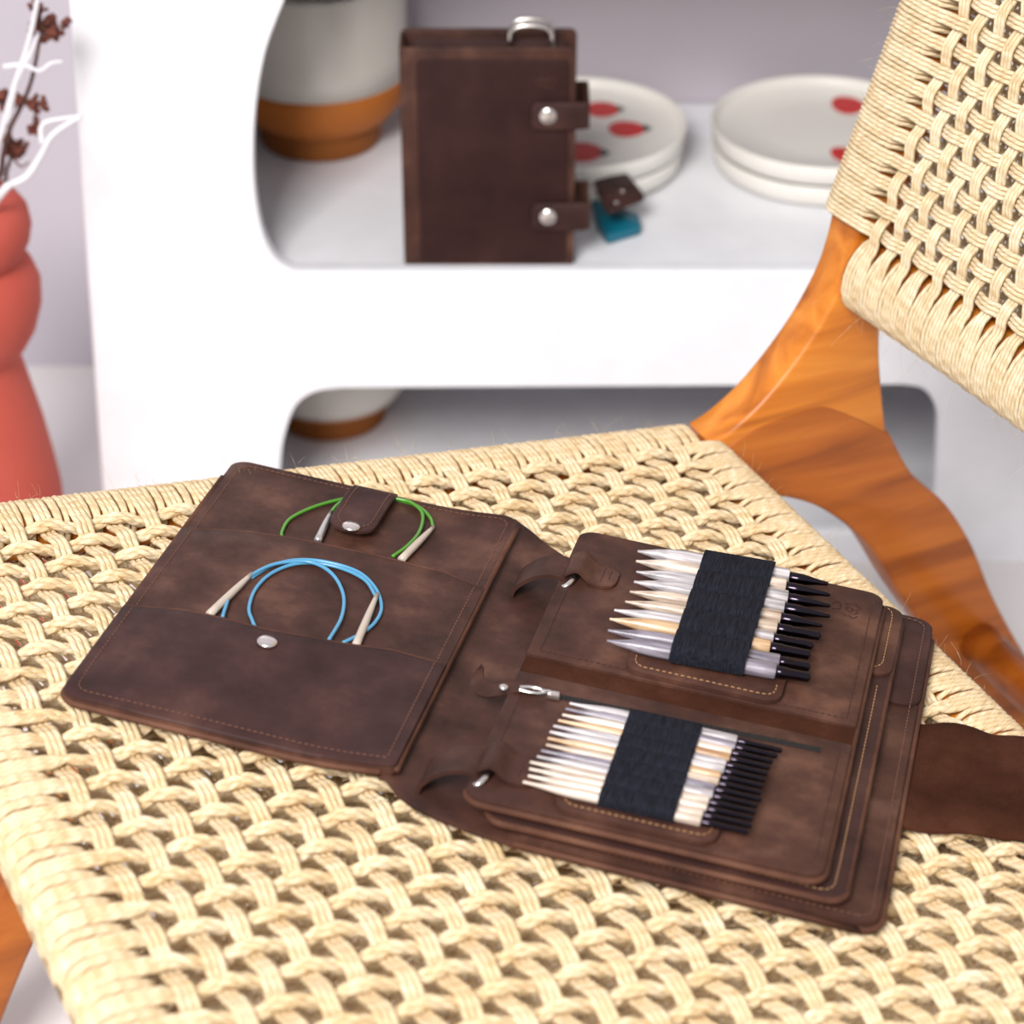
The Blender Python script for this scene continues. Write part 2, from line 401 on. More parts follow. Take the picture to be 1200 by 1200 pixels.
fleg = [[(-11, 31), (-4, 31)], [(-4, 31), (-6, 28), (-17, 17), (-27.5, 0), (-34.6, -14.9)], [(-34.6, -14.9), (-40.2, -14.9)], [(-40.2, -14.9), (-33.5, -1), (-23.5, 16), (-14, 29), (-11, 31)]]
for v0, v1 in ((28, 32), (-46, -42)):
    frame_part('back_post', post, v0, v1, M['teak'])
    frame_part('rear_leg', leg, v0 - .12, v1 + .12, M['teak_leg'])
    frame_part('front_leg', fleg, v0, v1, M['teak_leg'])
MB().tube([CL(60.2, 28.5, .4), CL(60.2, 0, .4), CL(60.2, -42.5, .4)], 1.9 * CM, 16, ref=(1, 0, 0)).build('rear_stretcher', M['teak_leg'], chair)

# --- seat: rails, cords
PU, PV = 2.467, 2.5
WU = [-31.1 + PU * i for i in range(25)]; WV = [27.4 - PV * j for j in range(28)]
RC = .225                                        # cord radius
HV, HW, CW = 2.0, 1.75, -2.25                    # rail half width, half height, centre height
CFAR, CNEAR, CFRONT, CBACK = 29.9, -43.1, -34.3, 31.0
def sup(th, p=.72):
    c, s = np.cos(th), np.sin(th)
    return np.sign(c) * np.abs(c) ** p * (HV + RC), np.sign(s) * np.abs(s) ** p * (HW + RC)
seat = MB()
for c_, ax in ((CFAR, 'v'), (CNEAR, 'v'), (CFRONT, 'u'), (CBACK, 'u')):
    th = np.arange(20) * 2 * math.pi / 20; X, Y = sup(th); X *= .88; Y *= .86
    e0, e1 = ((-34.5, 31.2) if ax == 'v' else (-43.2, 29.8))
    ring = []
    for e in (e0, e1): ring.append(SL(e, c_ + X, CW + Y) if ax == 'v' else SL(c_ + X, e, CW + Y))
    n = 20
    seat.add(np.concatenate(ring), [[j, (j + 1) % n, n + (j + 1) % n, n + j] for j in range(n)] + [list(range(n))[::-1], [n + j for j in range(n)]])
seat = seat.build('seat_frame', M['teak'], chair)
def over_rail(sign, n=9):            # offsets (across, height) from rail top centre outward and under
    th = np.linspace(math.pi / 2, -math.pi / 2, n); X, Y = sup(th)
    return sign * np.abs(X), Y
jit = lambda s: float(RNG.normal(0, s))
WC = -.60; AMP = .34
for i, u0 in enumerate(WU):
    mb = MB()
    ph = RNG.uniform(0, 6.28)
    for c in (-1, 0, 1):
        vi = np.arange(28.4, -41.2, -PV / 8)
        w = WC + AMP * np.cos(math.pi * (vi - WV[0]) / PV) * (-1) ** i
        end = np.clip((vi - 27.4) / 1.0, 0, 1) + np.clip((-40.1 - vi) / 1.0, 0, 1)
        w = w * (1 - end) + (CW + HW + RC) * end
        xo_, yo = over_rail(1)
        va = np.concatenate([CFAR + xo_[::-1], vi, CNEAR - xo_]); wa = np.concatenate([CW + yo[::-1], w, CW + yo])
        vb = np.arange(-41.5, 29, PV / 3)
        va = np.concatenate([va, vb]); wa = np.concatenate([wa, CW - HW - RC + .2 - .25 * np.cos(math.pi * (vb - WV[0]) / PV) * (-1) ** i * (np.abs(vb + 6) < 33)])
        spread = np.concatenate([np.full(len(va) - len(vb), .40), np.full(len(vb), .72)])
        wob = .05 * np.sin(va * .8 + ph) + .03 * np.sin(va * 2.1 + ph * 2 + c)
        mb.tube(SL(u0 + c * spread + wob, va, wa + .02 * np.sin(va * 1.7 + c * 2 + ph)), RC * CM, 7, closed=True)
    mb.build('warp_cord', M['cord'], seat)
for j, v0 in enumerate(WV):
    mb = MB(); ph = RNG.uniform(0, 6.28); tw = RNG.uniform(3.6, 4.6)
    for c in range(3):
        ui = np.arange(-32.2, 29.3, PU / 9)
        w = WC - AMP * np.cos(math.pi * (ui - WU[0]) / PU) * (-1) ** j
        end = np.clip((-31.2 - ui) / 1.0, 0, 1) + np.clip((ui - 28.3) / 1.0, 0, 1)
        w = w * (1 - end) + (CW + HW + RC) * end
        xo_, yo = over_rail(-1)
        ua = np.concatenate([CFRONT + xo_[::-1], ui, CBACK - xo_]); wa = np.concatenate([CW + yo[::-1], w, CW + yo])
        ub = np.arange(29.5, -33, -PU / 3)
        ua = np.concatenate([ua, ub]); wa = np.concatenate([wa, CW - HW - RC + .2 + .25 * np.cos(math.pi * (ub - WU[0]) / PU) * (-1) ** j * (np.abs(ub + 1) < 29)])
        fl = np.clip((-29.5 - ua) / 3.0, 0, 1) + np.clip((ua - 26.5) / 3.0, 0, 1); fl = fl * fl * (3 - 2 * fl)
        ang = ua * 2 * math.pi / tw + c * 2.094 + ph
        und = np.concatenate([np.zeros(len(ua) - len(ub)), np.ones(len(ub))]); fl = np.maximum(fl, und)
        dv = (1 - fl) * .29 * np.cos(ang) + fl * (c - 1) * (.45 + .28 * und)
        dw = (1 - fl) * .22 * np.sin(ang)
        mb.tube(SL(ua, v0 + dv + .05 * np.sin(ua * .6 + ph), wa + dw), RC * CM * 1.1, 7, closed=True)
    mb.build('weft_cord', M['cord'], seat)
# wrapping cords between the woven ones: one loop mesh per rail, shared
th = np.arange(22) * 2 * math.pi / 22; X, Y = sup(th)
loop_u = [MB().tube(SL(0 + .12 * np.sin(th + q), X, Y) - SL(0, 0, 0), RC * CM, 6, ref=SL(1, 0, 0) - SL(0, 0, 0), closed=True).build('edge_cord', M['cord'], seat) for q in (0, 2)]
loop_v = [MB().tube(SL(X, .12 * np.sin(th + q), Y) - SL(0, 0, 0), RC * CM, 6, ref=SL(0, 1, 0) - SL(0, 0, 0), closed=True).build('edge_cord', M['cord'], seat) for q in (0, 2)]
first = {id(o): True for o in loop_u + loop_v}
def put(o, loc):
    if first.pop(id(o), False): c = o
    else: c = o.copy(); COL.objects.link(c); c.parent = o.parent
    c.location = loc; c.rotation_euler = (0, 0, jit(.012))
    return c
def fill_positions(lo, hi, anchors, half, pitch):
    out = []; prev = lo
    for a in sorted(anchors) + [hi + half]:
        seg0, seg1 = prev, a - half
        n = max(int(round((seg1 - seg0) / pitch)), 0)
        for q in range(n): out.append(seg0 + (q + .5) * (seg1 - seg0) / n)
        prev = a + half
    return out
for q, u in enumerate(fill_positions(-33.0, 30.9, WU, .66, .45)): put(loop_u[q % 2], SL(u + jit(.02), CFAR, CW + jit(.02)).tolist())
for q, v in enumerate(fill_positions(-41.6, 28.0, WV, .72, .45)):
    put(loop_v[q % 2], SL(CFRONT, v + jit(.02), CW + jit(.02)).tolist())
    put(loop_v[(q + 1) % 2], SL(CBACK, v + jit(.02), CW + jit(.02)).tolist())
mbn = MB()
for u in fill_positions(-33.0, 30.9, WU, .66, .45): mbn.tube(SL(u + 0 * th, CNEAR + X, CW + Y), RC * CM, 6, ref=SL(1, 0, 0) - SL(0, 0, 0), closed=True)
tag(mbn.build('edge_cord_wrap', M['cord'], seat), kind='stuff')
# stray fibres
mbf = MB()
def fibre(p, d, length, r=.014):
    d = np.asarray(d, float); cur = np.array([jit(1), jit(1), jit(1)]) * .5
    t = np.linspace(0, 1, 6)[:, None]
    mbf.tube(p + (d * t + cur * t * t) * length * CM, np.linspace(r, r * .5, 6) * CM, 3, caps=False, ref=(.3, .5, .8))
for q in range(170):
    e = random.random()
    if e < .4: p = SL(random.uniform(-34, 30), random.uniform(29.5, 31.8), -.15); d = (jit(.5), .5 + jit(.4), .5 + abs(jit(.5)))
    elif e < .62: p = SL(random.uniform(31, 33), random.uniform(-15, 28), -.2); d = (.7, jit(.5), .5 + abs(jit(.5)))
    else: p = SL(random.uniform(-35, 28), random.uniform(-35, 27), -.15); d = (jit(.7), jit(.7), .35)
    fibre(p, d, random.uniform(.4, 1.3))
tag(mbf.build('stray_fibre', M['cord'], seat), kind='stuff')

# --- backrest
RB = math.radians(18.6); cb, sb = math.cos(RB), math.sin(RB)
BH, BW = 40.0, 74.0
OBK = (45.5, 30.0, 46.7)
def BL(s, t, n):           # s along the rail from the far post, t up the post, n towards the sitter
    s, t, n = np.broadcast_arrays(np.asarray(s, float), t, n)
    c = 2.0 + .03 * (t + 6); bow = c * (1 - (1 - 2 * s / BW) ** 2) * (s > 0) * (s < BW)
    u = OBK[0] + t * sb - n * cb + bow; v = OBK[1] - s; z = OBK[2] + t * cb + n * sb
    return np.stack([u * CM, v * CM, z * CM + ZB], -1)
HB, RCB = 1.75, .19
HT = 2.9                        # half height of the rails
TB = -5.0
for t0 in (BH, TB):
    back = MB()
    ths = np.linspace(0, 2 * math.pi, 17)[:-1]; ss = np.linspace(2.1, BW - 2.1, 30)
    rv = np.concatenate([BL(s_, t0 + HT * .93 * np.cos(ths), HB * .93 * np.sin(ths)) for s_ in ss])
    back.add(rv, [[i * 16 + j, i * 16 + (j + 1) % 16, (i + 1) * 16 + (j + 1) % 16, (i + 1) * 16 + j] for i in range(29) for j in range(16)] + [list(range(16))[::-1], [29 * 16 + j for j in range(16)]])
    back = back.build('backrest_rail', M['teak'], chair)
PB = 1.93; SI = [4.4 + PB * i for i in range(34)]; TJ = [-1.1 + PB * j for j in range(20)]
NC, AB = 1.72, .27
def wrap_pts(n=8):
    a = np.linspace(math.pi / 2, -math.pi / 2, n); return (HT + RCB) * np.cos(a), (HB + RCB) * np.sin(a)
for i, s0 in enumerate(SI):
    mb = MB()
    for c in (-1, 0, 1):
        ti = np.arange(TB + .8, BH - .6, PB / 7)
        nn = NC + AB * np.cos(math.pi * (ti - TJ[0]) / PB) * (-1) ** i
        end = np.clip((-2.0 - ti) / 1.2, 0, 1) + np.clip((ti - BH + 2.6) / 1.4, 0, 1)
        nn = nn * (1 - end) + (HB + RCB) * end
        xo_, yo = wrap_pts()
        ta = np.concatenate([TB - xo_[::-1], ti, BH + xo_]); na = np.concatenate([yo[::-1], nn, yo])
        tb = np.arange(BH - .5, TB + .5, -PB / 2); ta = np.concatenate([ta, tb]); na = np.concatenate([na, -1.6 - .2 * np.cos(math.pi * (tb - TJ[0]) / PB) * (-1) ** i])
        mb.tube(BL(s0 + c * np.concatenate([np.full(len(ta) - len(tb), .36), np.full(len(tb), .6)]) + .04 * np.sin(ta + i), ta, na), RCB * CM, 6, ref=(0, 1, 0), closed=True)
    mb.build('vertical_cord', M['cord_b'], back)
for j, t0 in enumerate(TJ):
    mb = MB()
    for c in (-1, 0, 1):
        si = np.arange(2.2, BW - 2.2, PB / 6)
        nn = NC - AB * np.cos(math.pi * (si - SI[0]) / PB) * (-1) ** j
        end = np.clip((4.0 - si) / 1.6, 0, 1) + np.clip((si - BW + 4) / 1.6, 0, 1)
        nn = nn * (1 - end) + 2.14 * end
        # round the post: front, outer side, rear
        sa = np.concatenate([[-1.2, -2.2, -2.45, -2.45, -2.1, -1.0, .8], si, [BW - .8, BW + 1, BW + 2.1, BW + 2.45, BW + 2.45, BW + 2.2, BW + 1.2]])
        na = np.concatenate([[-2.3, -2.1, -1.5, 1.2, 1.9, 2.12, 2.14], nn, [2.14, 2.12, 1.9, 1.2, -1.5, -2.1, -2.3]])
        sb_ = np.arange(BW - 2.6, 2.5, -PB / 2); sa = np.concatenate([sa, sb_]); na = np.concatenate([na, -1.6 + .2 * np.cos(math.pi * (sb_ - SI[0]) / PB) * (-1) ** j])
        mb.tube(BL(sa, t0 + c * np.concatenate([np.full(len(sa) - len(sb_), .36), np.full(len(sb_), .6)]) + .03 * np.sin(sa + j), na), RCB * CM, 6, ref=(0, 0, 1), closed=True)
    mb.build('cross_cord', M['cord_b'], back)
mbw = MB()
TS = np.array([-2.45, -2.45, -2.1, -1.0, 1.2, 2.2, 2.45, 2.45, 2.2, 1.2, -1.0, -2.1]); TN = np.array([-1.4, 1.2, 1.9, 2.12, 2.12, 1.9, 1.2, -1.4, -2.1, -2.3, -2.3, -2.1])
pl = BL(TS, 0, TN) - BL(0, 0, 0)
ploop = [MB().tube(pl, RCB * CM, 6, ref=BL(0, 1, 0) - BL(0, 0, 0), closed=True).build('post_cord', M['cord_b'], back)]
for q in ploop: first[id(q)] = True
for t in fill_positions(-1.2, BH, TJ, .55, .36):
    if t < 26: put(ploop[0], BL(0, t, jit(.02)).tolist()).rotation_euler = (0, 0, 0)
a = np.linspace(0, 2 * math.pi, 19)[:-1]
rl = BL(0, TB + (HT + RCB) * np.cos(a), (HB + RCB) * np.sin(a)) - BL(0, TB, 0)
rloop = MB().tube(rl, RCB * CM, 6, ref=(0, 1, 0), closed=True).build('rail_cord', M['cord_b'], back); first[id(rloop)] = True
for s in fill_positions(2.6, BW - 2.6, SI, .55, .37): put(rloop, BL(s, TB, jit(.02)).tolist())
mbf = MB()
for q in range(70):
    e = random.random()
    if e < .5: p = BL(-2.3, random.uniform(-1, 22), random.uniform(-.5, 2)); d = (-.5, .7 + jit(.3), jit(.5))
    else: p = BL(random.uniform(0, 30), TB - 2.6, random.uniform(0, 1.5)); d = (-.3 + jit(.3), jit(.5), -.6)
    fibre(p, d, random.uniform(.5, 2.4))
tag(mbf.build('stray_fibre', M['cord_b'], back), kind='stuff')

# ------------------------------------------------------------------ open leather organizer
def seat_world(u, v, w): return OO + (UU * u + VV * v + NN * w) * CM
X1 = UU * E1[0] + VV * E1[1]; X2 = UU * E2[0] + VV * E2[1]
W0 = .12
org0 = seat_world(OB[0], OB[1], W0)
ORG = Matrix([[X1[0], X2[0], NN[0], org0[0]], [X1[1], X2[1], NN[1], org0[1]], [X1[2], X2[2], NN[2], org0[2]], [0, 0, 0, 1]])
org = empty('leather_organizer', matrix=ORG)
tag(org, 'open brown leather needle organizer lying spread on the woven seat', 'organizer')
def abw(x, y, w): return ab(x, y, w + W0)            # pixel -> organizer (a, b) at height w
def cosdist(a0, a1, r, n=14):
    e = r * (1 - np.cos(np.linspace(0, math.pi / 2, 7)))
    return np.unique(np.concatenate([a0 + e, np.linspace(a0 + r, a1 - r, n), a1 - e[::-1]]).round(4))
def rr(a0, a1, b0, b1, rl0=1.0, rl1=None, rh0=None, rh1=None, shear=0.0):
    """lo/hi functions of a rounded rectangle: radii at (left,low),(right,low),(left,high),(right,high)"""
    rl1 = rl0 if rl1 is None else rl1; rh0 = rl0 if rh0 is None else rh0; rh1 = rl0 if rh1 is None else rh1
    def cut(a, r0, r1):
        c = 0
        if r0 and a < a0 + r0: c = r0 - math.sqrt(max(r0 * r0 - (a0 + r0 - a) ** 2, 0))
        if r1 and a > a1 - r1: c = max(c, r1 - math.sqrt(max(r1 * r1 - (a - a1 + r1) ** 2, 0)))
        return c
    return (lambda a: b0 + cut(a, rl0, rl1) + shear * (a - a0)), (lambda a: b1 - cut(a, rh0, rh1) + shear * (a - a0))
def stitches(mb, path, wf, pitch=.42, ln=.28, r=.045):
    P = np.asarray(path, float); d = np.concatenate([[0], np.cumsum(np.linalg.norm(np.diff(P, axis=0), axis=1))])
    for s in np.arange(.1, d[-1] - ln, pitch):
        q = [np.array([np.interp(s + e, d, P[:, 0]), np.interp(s + e, d, P[:, 1])]) for e in (0, ln)]
        p0 = np.array([*q[0], wf(*q[0]) + .01]); p1 = np.array([*q[1], wf(*q[1]) + .01]); m = (p0 + p1) / 2 + (0, 0, .03)
        mb.tube(np.array([p0, m, p1]) * CM, np.array([r * .7, r, r * .7]) * CM, 4, ref=(.1, .2, 1))
    return mb
flatw = lambda h: (lambda a, b: h)
def snap(parent, a, b, w, r=.72, mat='metal'):
    o = MB().lathe(np.array([(r * .55, -.12), (r * .95, -.1), (r, 0), (r * .92, .12), (r * .7, .19), (r * .35, .225), (.02, .235)]) * CM, 24).build('snap', M[mat], parent)
    o.location = Vector((a * CM, b * CM, w * CM)); return o

# left cover with its two pockets
LB0, LB1 = -.9, 34.0
def lw(a, b):               # left cover's upper surface: swells slightly towards the spine
    return .55 + .75 * max(0, (a - 15) / 7.5) ** 2
lo, hi = rr(.3, 22.5, LB0, LB1, 1.3, .3, 1.3, 1.8)
cover_l = MB().sheet(cosdist(.3, 22.5, 1.3, 20), lo, hi, lw, .5, 14).build('left_cover', M['leather'], org, sharp=50)
def px_edge(pts, w): return np.array([abw(x, y, w) for x, y in pts])
def px_edge_h(pts, base, bulge):
    n_ = len(pts); return np.array([abw(x, y, .6 + base + bulge * math.sin(math.pi * i / (n_ - 1)) ** .8 + (.6 if i == n_ - 1 else 0)) for i, (x, y) in enumerate(pts)])
e1p = px_edge_h([(228, 620), (290, 622), (345, 630), (400, 641), (460, 654), (520, 672), (566, 690)], .22, .6)
e2p = px_edge_h([(160, 712), (215, 714), (265, 724), (315, 737), (400, 752), (460, 763), (508, 776)], .42, .9)
edge1 = lambda a: float(np.interp(a, e1p[:, 0], e1p[:, 1])); edge2 = lambda a: float(np.interp(a, e2p[:, 0], e2p[:, 1]))
def pw(base, bulge, ef):
    def f(a, b):
        x = (a - .3) / 22.2; y = max(0, min(1, (b - LB0) / (ef(a) - LB0)))
        return lw(a, b) + base + bulge * max(0, math.sin(math.pi * x)) ** .8 * max(0, y) ** .7
    return f
w1, w2 = pw(.22, .6, edge1), pw(.42, .9, edge2)
asam = cosdist(.3, 22.5, 1.3, 26)
lo, _ = rr(.3, 22.5, LB0, LB1, 1.3, .3)
back_pocket = MB().sheet(asam, lo, edge1, w1, .2, 14, .08).build('back_pocket', M['leather'], org, sharp=50)
front_pocket = MB().sheet(asam, lo, edge2, w2, .2, 14, .08).build('front_pocket', M['leather_dark'], org, sharp=50)
for pk, ef, wf in ((back_pocket, edge1, w1), (front_pocket, edge2, w2)):
    MB().tube(np.array([(a, ef(a), wf(a, ef(a)) - .1) for a in np.linspace(.6, 22.2, 30)]) * CM, .12 * CM, 6).build('raw_edge', M['leather_edge'], pk)
def top_w(a, b): return w2(a, b) if b < edge2(a) else (w1(a, b) if b < edge1(a) else lw(a, b))
mb = MB(); ci = .75
arc = lambda cx, cy, r, a0, a1: [(cx + r * math.cos(t), cy + r * math.sin(t)) for t in np.linspace(a0, a1, 7)]
path = [(21.8, LB0 + ci)] + [(a, LB0 + ci) for a in np.linspace(20, 2.5, 8)] + arc(2.0, LB0 + ci + .9, .9, -math.pi / 2, -math.pi)[:] + [(1.05, b) for b in np.linspace(3, 31, 24)] + arc(2.0, LB1 - ci - .9, .9, math.pi, math.pi / 2) + [(a, LB1 - ci) for a in np.linspace(3, 20.6, 8)] + arc(20.65, LB1 - ci - 1.1, 1.1, math.pi / 2, 0) + [(21.75, b) for b in np.linspace(LB1 - ci - 1.2, LB0 + ci, 30)]
stitches(mb, path, top_w).build('stitching', M['thread'], org)
# thick raw edge of the left cover, seen along its lower and right borders
mb = MB()
ed = [(21.6, LB0 - .02)] + [(a, LB0 - .02) for a in np.linspace(20, 2, 10)] + arc(1.6, LB0 + 1.3, 1.3, -math.pi / 2, -math.pi) + [(.3, b) for b in np.linspace(2, 31, 8)]
mb.tube(np.array([(a, b, lw(a, b) - .16) for a, b in ed]) * CM, .24 * CM, 6); mb.build('raw_edge', M['leather_edge'], org)
mb = MB(); mb.tube(np.array([(22.52, b, lw(22.5, b) - .05) for b in np.linspace(LB0 + .1, LB1 - 1.8, 20)]) * CM, .24 * CM, 6); mb.build('raw_edge', M['leather_edge'], org)
s2 = abw(313, 752, 1.9); snap(front_pocket, s2[0], s2[1], w2(*s2) + .1)
# closing tab folded down from the top
tlo, thi = rr(9.75, 13.15, 26.0, 33.35, 1.35, 1.35, .1, .1, .02)
tabw = lambda a, b: .95 + .55 * math.sin(math.pi / 2 * max(0, min(1, (33.6 - b) / 3)))  
tab = MB().sheet(cosdist(9.75, 13.15, 1.35, 6), tlo, thi, tabw, .3, 12, .08).build('closing_tab', M['leather_dark'], org, sharp=50)
mb = MB(); path = [(10.2, b) for b in np.linspace(32.9, 27.8, 6)] + arc(11.45, 27.7, 1.25, math.pi, 2 * math.pi) + [(12.7, b) for b in np.linspace(27.8, 32.9, 6)]
stitches(mb, path, tabw).build('stitching', M['thread'], tab)
s1 = abw(411, 621, 1.3); snap(tab, s1[0], s1[1], tabw(*s1) + .08, .68)

# spine
spx = np.array([(22, 34.0), (23.5, 33.4), (25, 32.2), (27, 30.8), (29, 30.6), (32, 31.4)]); spb = np.array([(22, -1.2), (23.2, -2.2), (25, -3.0), (28, -3.7), (32, -4.2)])
spw = lambda a, b: .42 + .5 * max(0, 1 - abs(a - 22) / 2.6) ** 1.5
MB().sheet(np.linspace(21.6, 32, 26), lambda a: float(np.interp(a, spb[:, 0], spb[:, 1])), lambda a: float(np.interp(a, spx[:, 0], spx[:, 1])), spw, .35, 16).build('spine', M['leather'], org, sharp=50)
# right cover
CB0, CB1 = -4.1, 33.0
lo, hi = rr(30.5, 53.5, CB0, CB1, .2, 1.4, .2, 1.4)
cover_r = MB().sheet(cosdist(30.5, 53.5, 1.4, 12), lo, hi, flatw(.55), .5, 10).build('right_cover', M['leather'], org, sharp=50)
lo, hi = rr(30.8, 53.35, CB0 + .15, 21.6, .2, 1.3, .1, .1)
MB().sheet(cosdist(30.8, 53.35, 1.3, 12), lo, hi, flatw(.8), .26, 8, .08).build('cover_pocket', M['leather'], cover_r, sharp=50)
lo, hi = rr(30.8, 53.4, 21.0, CB1 - .05, .2, 1.3, .2, 1.3)
MB().sheet(cosdist(30.8, 53.4, 1.3, 12), lo, hi, flatw(.98), .3, 8, .08).build('cover_flap', M['leather_dark'], cover_r, sharp=50)
lo, hi = rr(31.2, 53.3, CB0 + .2, 9.2, .2, 1.2, .1, .1)
MB().sheet(cosdist(31.2, 53.3, 1.2, 12), lo, hi, flatw(.98), .2, 8, .08).build('cover_pocket', M['leather'], cover_r, sharp=50)
cw = lambda a, b: 1.0 if (b > 21.0 or b < 9.2) else .8
mb = MB(); path = [(31.5, CB0 + .6)] + [(52, CB0 + .6)] + arc(51.9, CB0 + 1.5, .9, -math.pi / 2, 0) + [(52.8, b) for b in np.linspace(0, 30, 30)] + arc(51.9, CB1 - 1.5, .9, 0, math.pi / 2) + [(40, CB1 - .6)]
stitches(mb, path, cw).build('stitching', M['thread'], cover_r)
mb = MB(); mb.tube(np.array([(a, CB0, .45) for a in np.linspace(31, 52.2, 6)] + [(*p, .45) for p in arc(52.1, CB0 + 1.4, 1.4, -math.pi / 2, 0)] + [(53.52, b, .45) for b in np.linspace(0, 31, 6)]) * CM, .22 * CM, 6); mb.build('raw_edge', M['leather_edge'], cover_r)
# suede strap reaching out over the seat's rear rail
stp = px_edge([(1083, 846), (1110, 846), (1140, 850), (1165, 858), (1200, 863)], .4); sbm = px_edge([(1057, 971), (1110, 976), (1200, 984)], .2)
def strap_w(a, b):
    u = OB[0] + a * E1[0] + b * E2[0]
    drop = max(0, u - 31.0); return .35 + .12 * math.sin(a * 1.3 + b * .2) - .16 * drop ** 1.7
slo = lambda a: float(np.interp(a, sbm[:, 0], sbm[:, 1])); shi = lambda a: float(np.interp(a, stp[:, 0], stp[:, 1])) - .12 * max(0, a - stp[-1, 0])
MB().sheet(np.linspace(50.5, 67.5, 26), slo, shi, strap_w, .28, 14, .08).build('closing_strap', M['suede'], org, sharp=50)

# second page and the upper page
def page_base(name, a0, a1, b0, b1, w, thick, rad, mat, shear=0.02):
    lo, hi = rr(a0, a1, b0, b1, rad, shear=shear)
    o = MB().sheet(cosdist(a0, a1, rad, 12), lo, hi, flatw(w), thick, 10).build(name, M[mat], org, sharp=50)
    mb = MB(); pts = arc(a0 + rad, b0 + rad, rad, -math.pi, -math.pi / 2) + [(a, b0) for a in np.linspace(a0 + rad, a1 - rad, 5)] + arc(a1 - rad, b0 + rad, rad, -math.pi / 2, 0) + [(a1, b) for b in np.linspace(b0 + rad, b1 - rad, 6)]
    mb.tube(np.array([(a, b + shear * (a - a0), w - thick * .45) for a, b in pts]) * CM, thick * .5 * CM, 6); mb.build('raw_edge', M['leather_edge'], o)
    return o
P2 = 1.75
page2 = page_base('page', 28.9, 51.1, -3.9, 31.4, P2, .5, 1.2, 'leather_dark')
lo, hi = rr(30, 51.15, 22.0, 31.45, .3, 1.2, .3, 1.2, .02)
MB().sheet(cosdist(30, 51.15, 1.2, 12), lo, hi, flatw(P2 + .26), .3, 8, .08).build('page_flap', M['leather'], page2, sharp=50)
mb = MB(); path = [(30, -3.1)] + [(49.6, -2.9)] + arc(49.4, -2.0, .9, -math.pi / 2, 0) + [(50.35, b) for b in np.linspace(0, 21.6, 20)]
stitches(mb, path, flatw(P2 + .02)).build('stitching', M['thread_pale'], page2)
mb = MB(); path = [(46, 22.95)] + [(49.3, 22.95)] + arc(49.3, 24.0, 1.05, -math.pi / 2, 0) + [(50.4, b) for b in np.linspace(24, 30.2, 8)] + arc(49.3, 30.6, 1.05, 0, math.pi / 2)
stitches(mb, path, flatw(P2 + .28)).build('stitching', M['thread_pale'], page2)
P1 = 2.85
page1 = page_base('page', 27.4, 49.6, -3.7, 31.2, P1 - .25, .5, 1.2, 'suede')
SHR = .025
lo, hi = rr(27.4, 49.55, 13.4, 31.25, .15, .15, 1.2, 1.2, SHR)
up_panel = MB().sheet(cosdist(27.4, 49.55, 1.2, 12), lo, hi, flatw(P1), .3, 8, .08).build('upper_panel', M['leather'], page1, sharp=50)
lo, hi = rr(27.4, 49.55, -3.75, 11.2, 1.2, 1.2, .15, .15, SHR)
low_panel = MB().sheet(cosdist(27.4, 49.55, 1.2, 12), lo, hi, flatw(P1 - .02), .3, 8, .08).build('zip_panel', M['leather'], page1, sharp=50)
shf = lambda pts: [(a, b + SHR * (a - 27.4)) for a, b in pts]
mb = MB(); stitches(mb, shf([(28.2, b) for b in np.linspace(22.5, 14.0, 8)] + [(48.8, 14.0)] + [(48.85, b) for b in np.linspace(14.3, 30, 10)]), flatw(P1 + .02)).build('stitching', M['thread_dark'], up_panel)
mb = MB(); stitches(mb, shf([(28.2, b) for b in np.linspace(2.5, 10.6, 8)]), flatw(P1)); stitches(mb, shf([(48.85, b) for b in np.linspace(-2, 10.8, 10)]), flatw(P1)).build('stitching', M['thread_dark'], low_panel)
# zip: black tape in a slit, teeth, silver slider, leather puller
zl, zr = abw(648, 815, P1), abw(962, 879, P1)
mb = MB(); d = (zr - zl) / np.linalg.norm(zr - zl); nrm = np.array([-d[1], d[0]])
q = [zl - nrm * .28, zr - nrm * .28, zr + nrm * .28, zl + nrm * .28]
mb.prism(q, P1 - .1, P1 + .03, .01, lambda a, b, w: (a * CM, b * CM, w * CM)); zipo = mb.build('zip_tape', M['zip'], low_panel, smooth=False)
mb = MB()
for s in np.arange(.2, np.linalg.norm(zr - zl), .22):
    p = zl + d * s; h = nrm * .16
    mb.tube(np.array([(*(p - h), P1 + .05), (*(p + h), P1 + .05)]) * CM, .05 * CM, 4)
tag(mb.build('zip_teeth', M['zip'], zipo), kind='stuff')
mb = MB(); p0, p1 = abw(650, 814, P1 + .3), abw(617, 808, P1 + .4); dd = (p1 - p0) / np.linalg.norm(p1 - p0); n2 = np.array([-dd[1], dd[0]])
fr = lambda a, b, w: (a * CM, b * CM, w * CM)
L_ = np.linalg.norm(p1 - p0)
g = lambda x, y: p0 + dd * x + n2 * y
mb.prism([g(-.3, -.32), g(-.3, .32), g(.5, .25), g(.5, -.25)][::-1], P1 + .05, P1 + .42, .06, fr)
mb.prism([g(.3, -.16), g(.3, .16), g(.95, .1), g(.95, -.1)][::-1], P1 + .42, P1 + .56, .04, fr)
for sg in (1, -1): mb.tube(np.array([(*g(.6, sg * .05), P1 + .42), (*g(1.1, sg * .3), P1 + .42), (*g(1.7, sg * .3), P1 + .42), (*g(2.3, sg * .16), P1 + .42)]) * CM, .1 * CM, 6)
mb.build('zip_slider', M['metal'], zipo, sharp=40)
